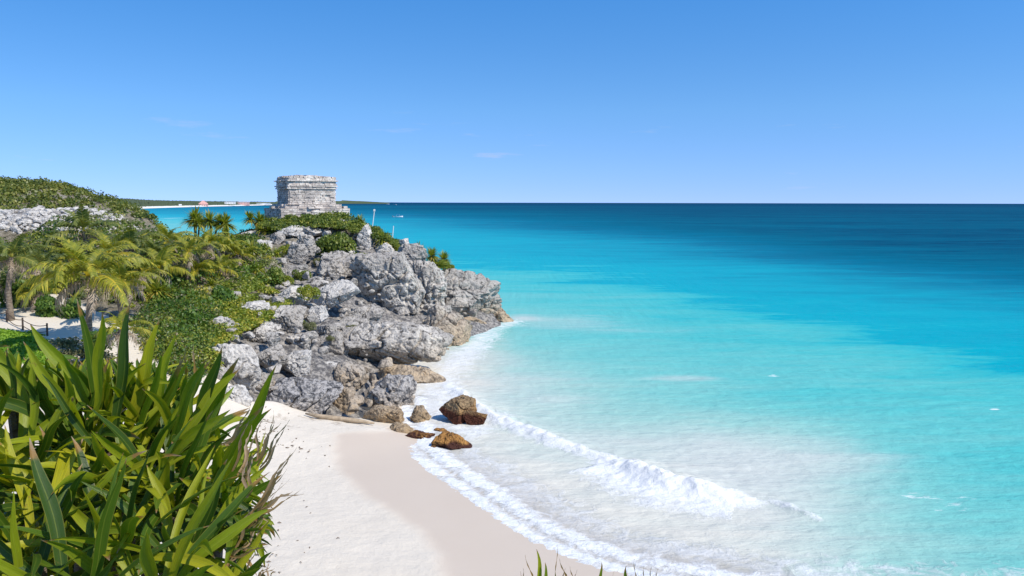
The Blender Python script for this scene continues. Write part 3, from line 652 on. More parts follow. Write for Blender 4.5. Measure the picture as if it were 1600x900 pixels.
rock(434,377,25,27,84,'rock','rounded grey boulder perched near the temple bushes',45,'boulder','boulder',.9,CL,cuts=7)
rock(462,404,34,48,79,'rock','leaning round-edged slab below the perched boulder',46,'boulder','boulder',.8,CL,cuts=6,tilt=R(20))
rock(482,386,34,40,81,'rock','dark faced block left of the round green bush',47,'boulder','boulder',.8,CL)
rock(458,362,60,20,87,'rock_pale','pale flat outcrop under the temple bushes',48,'rock outcrop','rock_outcrop',.7,CL)
rock(487,360,44,16,87,'rock','long grey capstone right of the pale flat outcrop',480,'rock outcrop','rock_outcrop',.7,CL)
rock(572,375,30,48,86,'rock_pale','upright white rock right of the round green bush',49,'boulder','boulder',.8,CL)
rock(602,394,38,30,86,'rock_pale','pale rock under the yellow tufts on the ridge',50,'boulder','boulder',.8,CL)
rock(632,386,20,26,87,'rock_pale','small white block on the seaward brow of the ridge',51,'boulder','boulder',.8,CL)
rock(412,388,28,30,82,'rock_pale','pale sloping rock beside the palm scrub below the temple',52,'boulder','boulder',.8,CL)
rock(398,366,46,16,90,'rock_pale','bare pale rock patch left of the temple bushes',53,'rock outcrop','rock_outcrop',.7,CL)
# beach rocks
rock(598,651,76,44,46,'rock_tan','tan angular rock on the sand under the honeycombed rock',60,'rock','beach_rock',.8,None,cuts=14)
rock(574,668,24,14,44.6,'rock_tan','small crumbly tan rock left of the tan angular rock',61,'rock','beach_rock',.8)
rock(626,673,56,38,44,'rock_tan','grey tan rock nearest the sand with a pointed top',62,'rock','beach_rock',.8,None,taper=.4)
rock(656,683,52,24,43.3,'rock_orange','low orange brown rock behind the pointed tan rock',63,'rock','beach_rock',.8)
rock(657,650,34,34,46.5,'rock_tan','small olive tan rock at the foot of the honeycombed rock, beside the gap of water',64,'rock','beach_rock',.9)
rock(718,641,62,50,46.6,'rock_wet','big two toned rock standing in the surf, tan above and dark brown below',65,'rock','surf_rock',.8,None,cuts=14,taper=.0,tilt=R(16))
rock(744,656,44,28,46,'rock_wet','dark red brown rock pressed against the sea side of the two toned rock',66,'rock','surf_rock',.8,None,tilt=R(8))
rock(704,695,72,38,41.6,'rock_orange','orange weed covered rock at the edge of the swash',67,'rock','surf_rock',.8,None,pits=.1)
rock(679,702,24,18,41.4,'rock_orange','dark brown rock joined to the left of the orange weed covered rock',68,'rock','surf_rock',.8)
rock(689,672,24,10,44.5,'rock_orange','small flat orange rock between the two surf rocks',69,'rock','surf_rock',.8)
rock(641,698,24,9,42.2,'rock_orange','low orange stone on wet sand by the first swash',70,'stone','stone',.8)
rock(614,697,7,6,42.6,'rock_tan','tiny lone pebble on the wet sand',71,'stone','stone',.8)
rock(448,667,60,13,44.3,'rock_dark','flat dark rock plate at the edge of the dry sand',72,'rock','beach_rock',.6)
rock(505,663,34,12,45,'rock_dark','small flat rock behind the driftwood log',73,'rock','beach_rock',.6)
# driftwood
mb = MB(); pts = [at(478,666,44.4), at(500,668,44.2), at(530,667,44.2), at(560,668,44.1), at(585,670,44)]
for p in pts: p.z = hz(p.x, p.y) + .14
mb.tube([np.array(p) for p in pts], [.05, .13, .15, .13, .05], 9)
log = mb.build('driftwood_log', plain('weathered driftwood', (.40, .31, .21, 1), .9, .35, 4), smooth=True)
tag(log, 'long weathered driftwood log lying along the foot of the boulders', 'driftwood')

# loose rubble over the slope: nobody could count it
def rubble(name, poly, N, smin, smax, mat, label, seed, lift=.1, zfun=gz, flat=.7):
    r = np.random.default_rng(seed); P = np.array(poly); V0, F0 = ico(3); Vs = []; Fs = []; k = 0
    lo = P.min(0); hi = P.max(0)
    while k < N:
        x, y = r.uniform(lo, hi)
        if not inpoly(np.array([x]), np.array([y]), poly)[0]: continue
        s = smin + (smax - smin) * r.random() ** 2.2
        V = V0 / (np.abs(V0) ** 3).sum(1, keepdims=True) ** (1 / 3)
        for _ in range(7):
            nn = r.normal(size=3); nn /= np.linalg.norm(nn); d = r.uniform(.5, .85); q = V @ nn - d; m = q > 0; V[m] -= np.outer(q[m], nn)
        V = V * s * r.uniform(.6, 1.1, 3) * [1, 1, flat]; a = r.uniform(0, 6.3); ca, sa = math.cos(a), math.sin(a)
        V = V @ np.array([[ca, -sa, 0], [sa, ca, 0], [0, 0, 1]]).T + [x, y, zfun(x, y) + s * lift]
        Vs.append(V); Fs.append(F0 + k * len(V0)); k += 1
    V = np.concatenate(Vs); V = V + .05 * np.stack([fbm(V * 3 + i * 7, 2, seed) for i in range(3)], 1)
    o = link(name, mesh_np(name, V, np.concatenate(Fs)), mat); return tag(o, label, None, None, 'stuff')
ROCKI = [gpx(345,590,45), gpx(440,650,45.5), gpx(590,650,46.5), gpx(660,570,60), gpx(760,505,84)] + ROCKY[5:]
rubble('slope_rubble', ROCKI, 330, .15, .75, M['rock'], 'loose broken limestone filling the slope between the boulders', 5, .35)
rubble('ridge_rubble', STONY, 2300, .12, .55, M['rock_pale'], 'pale loose stones covering the low ridge below the green hill', 6, .25)

# ------------------------------------------------------------------ temple
def stones(mb, w_, h, y0, z0, course, rnd, axis=0, off=0., lean=0.):
    """a face of masonry blocks, face at local -y (axis 0) or rotated"""
    z = z0; rot = Matrix.Rotation(axis, 3, 'Z')
    while z < z0 + h - .03:
        ch = min(course * rnd.uniform(.75, 1.3), z0 + h - z); x = -w_ / 2
        while x < w_ / 2 - .02:
            bw = min(rnd.uniform(.25, .75), w_ / 2 - x)
            if w_ / 2 - (x + bw) < .12: bw = w_ / 2 - x
            if rnd.random() < .045: x += bw; continue
            c = Vector((x + bw / 2, y0 - rnd.uniform(-.03, .09) - lean * (z - z0), z + ch / 2)); c = rot @ c
            mb.box(c, (bw - rnd.uniform(.015, .045), .22 + rnd.uniform(0, .08), ch - rnd.uniform(.012, .04)), np.array(rot), .035, rnd.random()); x += bw
        z += ch
def course_block(mb, W, D, z0, h, rnd, course=.24, lean=0., core=True):
    if core: mb.box((0, 0, z0 + h / 2), (W - .16, D - .16, h), a=.15)
    stones(mb, W, h, -D / 2 + .08, z0, course, rnd, 0, lean=lean); stones(mb, D, h, -W / 2 + .08, z0, course, rnd, math.pi / 2, lean=lean)
    stones(mb, W, h, -D / 2 + .08, z0, course, rnd, math.pi, lean=lean); stones(mb, D, h, -W / 2 + .08, z0, course, rnd, -math.pi / 2, lean=lean)
rnd = random.Random(4)
tc = at(479, 318, 96.5); TZ = at(479, 319.5, 94.5).z
temple = empty('stone_temple', (tc.x, tc.y, TZ - 1.6), 'small square grey stone temple ruin on top of the rocky headland', 'temple', rz=R(31.6))
B0 = 1.6
mb = MB(); course_block(mb, 8.2, 7.0, B0 - 2.4, 1.95, rnd, .26); mb.build('lower_platform', M['masonry'], temple)
mb = MB(); course_block(mb, 6.6, 5.8, B0 - .45, .5, rnd, .22)
for i in range(60): mb.box((rnd.uniform(-4.2, 4.2), rnd.uniform(-3.5, 3.5), B0 - .42 + rnd.uniform(0, .12)), (rnd.uniform(.3, .9), rnd.uniform(.3, .9), .25), jit=.1, a=rnd.random())
mb.build('upper_platform', M['masonry'], temple)
mb = MB(); course_block(mb, 5.5, 4.9, B0 + .05, 1.75, rnd, .23, lean=-.0); mb.build('wall', M['masonry'], temple)
mb = MB(); course_block(mb, 5.85, 5.25, B0 + 1.80, .17, rnd, .2); course_block(mb, 5.6, 5.0, B0 + 1.97, .10, rnd, .2); course_block(mb, 5.9, 5.3, B0 + 2.07, .16, rnd, .2)
mb.build('lower_moulding', M['masonry'], temple)
mb = MB(); course_block(mb, 5.65, 5.05, B0 + 2.23, .46, rnd, .24); mb.build('frieze', M['masonry'], temple)
mb = MB(); course_block(mb, 6.0, 5.4, B0 + 2.69, .17, rnd, .2); mb.build('upper_moulding', M['masonry'], temple)
mb = MB(); course_block(mb, 5.6, 5.0, B0 + 2.86, .27, rnd, .2)
for i in range(240):
    x = rnd.uniform(-2.7, 2.7); y = rnd.uniform(-2.4, 2.4); hh = .30 * (1 - (x / 3.1) ** 2) * (1 - (y / 3) ** 2)
    mb.box((x, y, B0 + 3.1 + hh * rnd.uniform(.5, 1)), (rnd.uniform(.25, .6), rnd.uniform(.25, .6), rnd.uniform(.12, .3)), jit=.15, a=rnd.random() * .7)
mb.build('roof', M['masonry'], temple)
mb = MB(); mb.tube([(-3.0, -2.6, B0 + 2.6), (-3.02, -2.62, B0 + 2.9)], .02, 4)

# ------------------------------------------------------------------ foliage generators
def leaf_cloud(P, Nrm, size, r, aspect=1.8, tint=None, droop=0):
    """rhombic leaves: P centres, Nrm outward direction"""
    n_ = len(P); a = Nrm + r.normal(size=(n_, 3)) * .75; a /= np.linalg.norm(a, axis=1, keepdims=True)
    t = np.cross(a, r.normal(size=(n_, 3))); t /= np.linalg.norm(t, axis=1, keepdims=True); b = np.cross(a, t)
    s = (np.asarray(size) * r.uniform(.6, 1.3, n_))[:, None]
    V = np.stack([P - t * s * .5 * aspect, P + b * s * .5, P + t * s * .5 * aspect, P - b * s * .5], 1).reshape(-1, 3)
    return V, np.arange(4 * n_).reshape(-1, 4), (r.random(n_) if tint is None else tint)
def bush_mesh(seed, N=1500, leaf=.10, lobes=9, flat=.75, twigs=True):
    r = np.random.default_rng(seed); C0 = r.normal(size=(lobes, 3)); C0 /= np.linalg.norm(C0, axis=1, keepdims=True); C0[:, 2] = np.abs(C0[:, 2]) * .9
    C0 *= r.uniform(.35, .72, (lobes, 1)); rad = r.uniform(.22, .46, lobes); k = r.choice(lobes, N, p=rad ** 2 / (rad ** 2).sum())
    d = r.normal(size=(N, 3)); d /= np.linalg.norm(d, axis=1, keepdims=True); d[:, 2] = np.where(r.random(N) < .7, np.abs(d[:, 2]), d[:, 2])
    P = C0[k] + d * (rad[k] * r.uniform(.55, 1.08, N) ** .5)[:, None]; P[:, 2] = np.maximum(P[:, 2], -.05) * flat
    tint = np.clip(r.normal(.42, .22, N) + (r.random(lobes)[k] - .5) * .35, 0, 1)
    V, Fq, t = leaf_cloud(P, d, np.full(N, leaf), r, 1.7, tint)
    return mesh_np('leaves', V, Fq, False, None, {'tint': t})
BUSH = [bush_mesh(100 + i, 1900, .085, 8 + i) for i in range(5)]
BUSHF = [bush_mesh(200 + i, 3600, .058, 11 + i) for i in range(3)]
def stems_mesh(seed):
    r = random.Random(seed); mb = MB()
    for i in range(9):
        a = r.uniform(0, 6.28); l = r.uniform(.35, .75)
        mb.tube([(0, 0, -.12), (math.cos(a) * l * .3, math.sin(a) * l * .3, .22), (math.cos(a) * l, math.sin(a) * l, r.uniform(.3, .6))], [.035, .022, .006], 5)
    return mb.mesh('stems')
STEMS = [stems_mesh(i) for i in range(2)]
def bush(px, py, wpx, hpx, Y, mat, label, seed, cat='bush', name='bush', group=None, fine=False, base=None):
    """px,py = centre of the bush in the photograph"""
    p = at(px, py + hpx * .5, Y); sx = wpx * Y / F / 2; sz = hpx * Y / F
    g = gz(p.x, p.y); 
    o = empty(name, p, label, cat, group, rz=seed * 1.7)
    src = (BUSHF if fine else BUSH); me = src[seed % len(src)].copy(); me.materials.clear()
    l = link('leaves', me, M[mat], o); l.scale = (sx * 1.08, sx * 1.0, sz * 1.15)
    s = link('stems', STEMS[seed % 2], M['twig'], o); s.scale = (sx, sx, sz)
    return o

def blade(L, W, r, bend=.5, seg=5, fold=.25):
    """one narrow blade starting at origin along +x, bending down; returns V,F"""
    pass
def spiky_mesh(seed, N=110, L=1.0, W=.07, up=-.35, droop=.5, seg=3):
    r = np.random.default_rng(seed); V = []; Fq = []; T_ = []; k = 0
    for i in range(N):
        el = math.asin(min(1, max(-1, r.uniform(up, 1.0)))); az = r.uniform(0, 6.283); l = L * r.uniform(.7, 1.05) ; ww = W * r.uniform(.7, 1.2)
        d = np.array([math.cos(az) * math.cos(el), math.sin(az) * math.cos(el), math.sin(el)]); side = np.array([-math.sin(az), math.cos(az), 0])
        dr = droop * r.uniform(.4, 1.2) * (1 - el / 2)
        pts = [d * l * t + np.array([0, 0, -dr * l * t * t]) * .6 for t in np.linspace(.05, 1, seg + 1)]
        wd = [.6, 1.0, .75, .03] if seg == 3 else list(np.sin(np.linspace(.5, 3.1, seg + 1)))
        for j in range(seg + 1): V += [pts[j] - side * ww * wd[j] / 2, pts[j] + side * ww * wd[j] / 2]
        for j in range(seg): Fq.append([k + 2 * j, k + 2 * j + 1, k + 2 * j + 3, k + 2 * j + 2])
        tt = np.clip(r.normal(.5, .2) + (.35 if el < -.1 else 0), 0, 1); T_ += [tt] * seg; k += 2 * (seg + 1)
    return mesh_np('rosette', np.array(V), np.array(Fq), False, None, {'tint': np.array(T_)})
SPIKY = [spiky_mesh(300 + i, 170, W=.10, droop=.7) for i in range(3)]
def spiky(px, py, rpx, Y, label, seed, trunk=0., heads=1, name='rosette_palm', cat='rosette palm', group=None, mat='spiky'):
    p = at(px, py, Y); rr = rpx * 1.3 * Y / F; g = gz(p.x, p.y); r = random.Random(seed)
    base = Vector((p.x, p.y, min(g, p.z - rr * .3) - .1)); o = empty(name, base, label, cat, group)
    for k in range(heads):
        c = p - base + (Vector((0, 0, 0)) if k == 0 else Vector((r.uniform(-1, 1), r.uniform(-.6, .6), r.uniform(-.7, .3))) * rr * .8)
        mb = MB(); mb.tube([(c.x * .2, c.y * .2, -.1), (c.x * .6 + r.uniform(-.1, .1), c.y * .6, c.z * .5), tuple(c)], [.12, .10, .09], 7); mb.build('trunk', M['bark'], o)
        me = SPIKY[(seed + k) % 3].copy(); me.materials.clear(); h = link('crown', me, M[mat], o, c); s = rr * (1 if k == 0 else r.uniform(.65, .9)); h.scale = (s, s, s * .95); h.rotation_euler = (r.uniform(-.2, .2), r.uniform(-.2, .2), r.uniform(0, 6))
    return o

# coconut palm fronds
def frond_mesh(seed, L=1., el=.9, curl=1.6, leaf=.30, droop=.5, n_=34, dead=False):
    r = np.random.default_rng(seed); V = []; Fq = []; T_ = []; a = el; p = np.zeros(3); pts = []; tang = []
    K_ = 26; ds = L / K_
    for i in range(K_ + 1):
        d = np.array([math.cos(a), 0, math.sin(a)]); pts.append(p.copy()); tang.append(d); p = p + d * ds; a -= curl / K_ * (.3 + 1.4 * i / K_)
    k = 0; pts = np.array(pts); tang = np.array(tang)
    for i in range(K_):   # rachis
        w0 = .016 * (1 - i / K_) + .004; up = np.array([-tang[i][2], 0, tang[i][0]]) * w0 * .7
        w1 = .016 * (1 - (i + 1) / K_) + .004
        V += [pts[i] + [0, -w0, 0], pts[i] + [0, w0, 0] , pts[i + 1] + [0, w1, 0], pts[i + 1] + [0, -w1, 0]]; Fq.append([k, k + 1, k + 2, k + 3]); T_.append(.95 if not dead else .5); k += 4
    tb = r.normal(.45, .12)
    for i in range(n_):
        t = .14 + .86 * (i + r.uniform(-.3, .3)) / n_; t = min(.995, max(.1, t)); f = t * K_; j = min(K_ - 1, int(f)); q = pts[j] + (pts[j + 1] - pts[j]) * (f - j); tg = tang[j]
        ll = leaf * L * (math.sin(min(1, t * 1.15 + .12) * math.pi) * .75 + .3) * r.uniform(.8, 1.1)
        for s in (-1, 1):
            if dead and r.random() < .25: continue
            dirv = tg * .55 + np.array([0, s * .8, 0]) + np.array([-tg[2], 0, tg[0]]) * .18 + r.normal(size=3) * (.06 if not dead else .16); dirv /= np.linalg.norm(dirv)
            dr = droop * r.uniform(.7, 1.3); m1 = q + dirv * ll * .5 + np.array([0, 0, -dr * ll * .16]); m2 = q + dirv * ll * .88 + np.array([0, 0, -dr * ll * .75])
            wd = tg * .013 * (1 if not dead else .8)
            V += [q - wd, q + wd, m1 + wd * 1.2, m1 - wd * 1.2, m2, m2 + wd * .2]; Fq += [[k, k + 1, k + 2, k + 3], [k + 3, k + 2, k + 5, k + 4]]; tt = np.clip(tb + r.normal(0, .12) + .25 * (r.random() < .1), 0, 1); T_ += [tt, tt]; k += 6
    return mesh_np('frond', np.array(V), np.array(Fq), False, None, {'tint': np.array(T_)})
FR_UP = [frond_mesh(400 + i, 1, 1.25, 1.5, .26, .35) for i in range(2)]
FR_MID = [frond_mesh(410 + i, 1, .75, 1.9, .30, .6) for i in range(3)]
FR_LOW = [frond_mesh(420 + i, 1, .2, 1.5, .30, .9) for i in range(2)]
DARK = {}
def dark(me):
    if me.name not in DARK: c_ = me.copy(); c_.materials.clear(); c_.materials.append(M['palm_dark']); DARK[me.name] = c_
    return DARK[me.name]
FR_DEAD = [frond_mesh(430 + i, 1, .1, 2.3, .26, 1.3, 34, True) for i in range(2)]
def palm(px, py, fpx, fpy, Y, Lpx, label, seed, ngreen=13, ndead=4, yellow=0.):
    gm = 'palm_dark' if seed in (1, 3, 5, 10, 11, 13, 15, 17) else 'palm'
    c = at(px, py, Y); f = at(fpx, fpy, Y)
    L = Lpx * 1.12 * Y / F; r = random.Random(seed)
    g = gz(f.x, f.y); base = Vector((f.x, f.y, min(g, f.z + .4) - .15)); o = empty('coconut_palm', base, label, 'palm tree', 'coconut palms in the grove behind the beach')
    c = c - base; mb = MB(); k = 7; pts = []; 
    for i in range(k):
        t = i / (k - 1); pts.append((c.x * t ** 1.5 + .06 * math.sin(t * 7 + seed), c.y * t + .05 * math.cos(t * 6), c.z * t))
    mb.tube(pts, [.20 - .06 * i / (k - 1) + (.06 if i in (0, k - 1) else 0) for i in range(k)], 10); mb.build('trunk', M['bark'], o, smooth=True)
    mb = MB()
    for i in range(5): a = i * 1.26; mb.tube([(c.x + .12 * math.cos(a), c.y + .12 * math.sin(a), c.z - .05), (c.x + .3 * math.cos(a), c.y + .3 * math.sin(a), c.z - .25), (c.x + .22 * math.cos(a), c.y + .22 * math.sin(a), c.z - .5)], [.06, .1, .03], 6)
    mb.build('crown_shaft', M['palm_dead'], o)
    for i in range(ngreen):
        q = i / ngreen; src = FR_UP if q < .25 else (FR_MID if q < .7 else FR_LOW)
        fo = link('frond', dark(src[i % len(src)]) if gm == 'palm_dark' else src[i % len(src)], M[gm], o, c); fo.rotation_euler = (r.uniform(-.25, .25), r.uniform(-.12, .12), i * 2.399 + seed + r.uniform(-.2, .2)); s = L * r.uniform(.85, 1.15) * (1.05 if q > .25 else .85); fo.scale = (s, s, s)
    for i in range(ndead):
        fo = link('dead_frond', FR_DEAD[i % 2], M['palm_dead'], o, c + Vector((0, 0, -.1))); fo.rotation_euler = (r.uniform(-.4, .4), r.uniform(0, .5), i * 1.9 + seed * 2 + r.uniform(-.3, .3)); s = L * r.uniform(.7, .95); fo.scale = (s, s, s)
    return o

# undergrowth, hill scrub (stuff)
def scrub(name, pts, rad, leaf, mat, label, seed, per=40, flat=.8):
    r = np.random.default_rng(seed); pts = np.asarray(pts); n_ = len(pts); k = np.repeat(np.arange(n_), per); d = r.normal(size=(n_ * per, 3)); d /= np.linalg.norm(d, axis=1, keepdims=True); d[:, 2] = np.abs(d[:, 2])
    rr = rad * np.clip(np.exp(r.normal(-.1, .42, n_)), .3, 1.7 if rad < 1.15 else 1.35); P = pts[k] + d * (rr[k] * r.uniform(.5, 1.1, n_ * per))[:, None] * [1, 1, flat]
    tint = np.clip(r.normal(.4, .2, n_ * per) + (r.random(n_)[k] - .5) * .9, 0, 1)
    V, Fq, t = leaf_cloud(P, d, np.full(n_ * per, leaf), r, 1.6, tint)
    o = link(name, mesh_np(name, V, Fq, False, None, {'tint': t}), M[mat]); return tag(o, label, None, None, 'stuff')
def scatter(poly, N, seed, zf=gz, keep=None):
    r = np.random.default_rng(seed); P = np.array(poly); lo, hi = P.min(0), P.max(0); out = []
    while len(out) < N:
        q = r.uniform(lo, hi, (N, 2)); m = inpoly(q[:, 0], q[:, 1], poly)
        for x, y in q[m]:
            if keep is None or keep(x, y): out.append((x, y, zf(x, y)))
            if len(out) >= N: break
    return out
GROVE = [gpx(-150,400,70), gpx(30,372,72), gpx(210,372,80), gpx(290,375,84), gpx(400,372,86), gpx(425,400,78), gpx(425,440,68), gpx(350,470,60), gpx(300,500,54), gpx(240,510,50), gpx(180,470,55), gpx(60,450,58), gpx(-150,460,58)]
scrub('grove_undergrowth', scatter(GROVE, 330, 1), .85, .14, 'shrub', 'tangled low green undergrowth between the palms', 31, 110)
scrub('grove_yellow_scrub', scatter(GROVE, 200, 21), .7, .13, 'shrub_yellow', 'yellow green scrub scattered between the palms', 131, 100)  # yellower share of the mixed undergrowth colours
scrub('grove_leafy_scrub', scatter(GROVE, 150, 22), 1.1, .17, 'shrub_deep', 'deeper green leafy scrub low between the palms', 132, 120)
SADDLE = [gpx(215,372,80), (-58, 98), (-45, 100), (-30, 98), gpx(400,368,90), gpx(300,384,82)]
scrub('saddle_scrub', scatter(SADDLE, 420, 23), .55, .16, 'scrub_grey', 'low grey green scrub on the saddle in front of the bay', 133, 70, .6)
scrub('saddle_green', scatter(SADDLE, 260, 24), .6, .16, 'shrub', 'green scrub on the saddle in front of the bay', 134, 80, .7)
scrub('grove_dry_scrub', scatter(GROVE, 330, 2), .6, .15, 'scrub_grey', 'dry grey brown scrub mixed into the palm undergrowth', 32, 70)
SLOPEV = [gpx(230,540,46), gpx(290,600,42), gpx(335,590,44), gpx(350,530,50), gpx(430,500,57), gpx(460,450,66), gpx(400,440,66), gpx(300,450,60), gpx(240,500,50)]
def vine_keep(x, y): return float(n2(np.array([x]), np.array([y]), .28, 3, 77)[0]) > -.1
scrub('creeping_vines', [(x, y, z + .1) for x, y, z in scatter(SLOPEV, 620, 3, keep=vine_keep)], .5, .12, 'shrub_yellow', 'yellow green creeping vines spilling over the left of the rock slope', 33, 80, .5)
scrub('slope_scrub', scatter([gpx(230,540,46), gpx(290,600,42), gpx(320,560,46), gpx(340,480,56), gpx(260,460,58), gpx(220,500,50)], 180, 4), .7, .115, 'shrub_deep', 'green low scrub on the slope behind the foreground leaves', 34, 90)
scrub('slope_light_scrub', scatter([gpx(230,540,46), gpx(290,600,42), gpx(320,560,46), gpx(340,480,56), gpx(260,460,58), gpx(220,500,50)], 170, 44), .6, .105, 'shrub', 'lighter green scrub mixed in on the slope behind the foreground leaves', 45, 80)
scrub('slope_dry_scrub', scatter([gpx(230,540,46), gpx(290,600,42), gpx(320,560,46), gpx(340,480,56), gpx(260,460,58), gpx(220,500,50)], 110, 46), .65, .10, 'scrub_grey', 'dry olive scrub mixed in on the slope behind the foreground leaves', 47, 80)
TOPV = [gpx(395,352,92), gpx(540,342,91), gpx(590,362,89), gpx(640,392,87.5), gpx(600,386,86), gpx(540,372,86), gpx(430,365,87)]
scrub('headland_top_scrub', [(x, y, z + .7) for x, y, z in scatter(TOPV, 300, 5)], .5, .15, 'shrub', 'low green scrub along the brow of the headland', 35, 60, .7)
scrub('ridge_scrub', scatter([gpx(60,360,75), gpx(215,372,76), gpx(290,372,84), gpx(215,364,84)], 60, 8), .5, .18, 'scrub_grey', 'grey green scrub along the foot of the stony ridge', 38, 50, .6)
scrub('path_side_scrub', scatter([gpx(70,540,45), gpx(110,530,46), gpx(230,560,42), gpx(260,620,38), gpx(150,625,37), gpx(120,590,40)], 130, 66), .45, .12, 'scrub_grey', 'dry grey green scrub and creepers beside the sandy path', 67, 60, .6)
GR = [gpx(-40,530,47.5), gpx(60,534,46.5), gpx(75,555,44), gpx(110,580,41), gpx(90,600,40), gpx(30,570,43), gpx(-40,560,44)]
scrub('creeping_grass', [(x, y, z - .02) for x, y, z in scatter(GR, 700, 6)], .32, .10, 'grass', 'bright green creeping grass on the sand beside the rope fence', 36, 50, .25)

# ------------------------------------------------------------------ hill behind
xh = np.arange(-230, -40, 1.5); yh = np.arange(88, 260, 1.5); XH, YH = np.meshgrid(xh, yh)
def hill_h(X, Y):
    X = X + np.maximum(Y - 150, 0) * .6   # the coast recedes to the left
    prof = np.interp(X, [-260, -130, -98, -90, -84, -78, -72.5, -67, -61], [15, 16.6, 16.4, 16.2, 15.6, 14.0, 12.0, 9.6, -3])
    c = np.exp(-((Y - 150) / 48) ** 2); e = 8.5 + 0 * X
    h = e + (prof - e) * np.clip(c * 1.0, 0, 1); h = np.where(X > -70, np.minimum(h, prof), h)
    h = h - sstep(195, 250, Y) * 12
    return h + .5 * n2(X, Y, .05, 3, 41)
HZ = hill_h(XH, YH)
me = mesh_np('hill', np.stack([XH, YH, HZ], -1).reshape(-1, 3), grid_faces(len(xh), len(yh)), True, {'rocky': np.zeros(HZ.size)})
tag(link('hill', me, M['soil']), kind='structure')
hp = scatter([(-225, 92), (-63, 92), (-64, 150), (-88, 190), (-225, 190)], 5600, 11, lambda x, y: float(HZ[int(round((y - 88) / 1.5)), int(round((x + 230) / 1.5))]) + .1)
scrub('hill_scrub', hp, 1.2, .32, 'hill_leaf', 'dense olive green scrub covering the rounded hill', 42, 48, .85)

# ------------------------------------------------------------------ far coast
FC = [(150,329.5),(195,327),(230,325.6),(260,324.6),(300,323.4),(340,322.4),(380,321.6),(410,320.8),(432,320.1),(445,319.4)]
top_px = {150:308, 195:309.5, 230:312.3, 260:313.5, 300:314.3, 340:314.8, 380:315.3, 410:315.8, 432:316.2, 445:316.6}
fx = np.linspace(150, 445, 420); fy = np.interp(fx, [a for a, b in FC], [b for a, b in FC]); fy = fy + .0
prof = []
for x, y in zip(fx, fy):
    s = gp(x, y, 0.); d = Vector((s.x, s.y, 0)).normalized(); dist = math.hypot(s.x, s.y)
    ty = np.interp(x, list(top_px), list(top_px.values())); k = dist / 1244.
    th = 13 + (316.6 - ty) * k * 1.0 + 0
    sandw = .9 * k * 0 + 60; prof.append((s, d, th, dist))
rows = [(-10, -1, 0), (0, 0, 0), (70, .0, 3.0), (110, 0, 4)]
V = []; nr = 12
hn = fbm(np.stack([np.arange(len(fx)) * .25, np.zeros(len(fx)), np.zeros(len(fx))], 1), 4, 71)
jn = fbm(np.stack([np.repeat(np.arange(len(fx)) * .6, nr), np.tile(np.arange(nr) * 1.7, len(fx)), np.zeros(len(fx) * nr)], 1), 3, 73).reshape(-1, nr) * 2.2
for i, (s, d, th, dist) in enumerate(prof):
    for j in range(nr):
        if j == 0: q = s - d * 20; z = -2
        elif j == 1: q = s + d * 0; z = 0.
        elif j == 2: q = s + d * 60 * dist / 2000; z = 2.5
        else:
            f_ = (j - 3) / (nr - 4); q = s + d * (70 + 900 * f_) * dist / 2000
            z = max(3., 4 + (th * (1 + .07 * hn[i]) - 4) * (f_ ** .6) + jn[i, j]) 
        V.append((q.x, q.y, z))
me = mesh_np('far_coast', V, grid_faces(nr, len(fx)), False, {'row': np.tile(np.arange(nr), len(fx))})
m = Mat('far wooded coast', .95, .1); rw = m.attr('row'); co = m.coord('World')
g = m.mix(m.noise(co, .03, 6, .7), (.045, .075, .04, 1), (.13, .15, .075, 1))
m.col(m.mix(m.ramp(m.math('DIVIDE', rw, 10), [(.22, 0.), (.29, 1.)]), (.80, .76, .70, 1), g))
tag(link('far_coast', me, m.m), kind='structure')
# second, much farther spit right of the temple
V = []; fx2 = np.linspace(425, 606, 160)
for i, x in enumerate(fx2):
    s = at(x, 317.8, 7000); hh = 10 * (1 - sstep(540, 592, x)) * (1 + .3 * rng.normal()) + 13
    for j, (dy, z) in enumerate([(-50, -5), (0, 1), (60, hh * .5), (200, max(6, hh)), (900, max(5, hh * .8))]): V.append((s.x, s.y + dy, z))
me = mesh_np('far_spit', V, grid_faces(5, len(fx2)), False, {'row': np.tile([6, 6, 6, 6, 6], len(fx2))}); tag(link('far_spit', me, m.m), kind='structure')

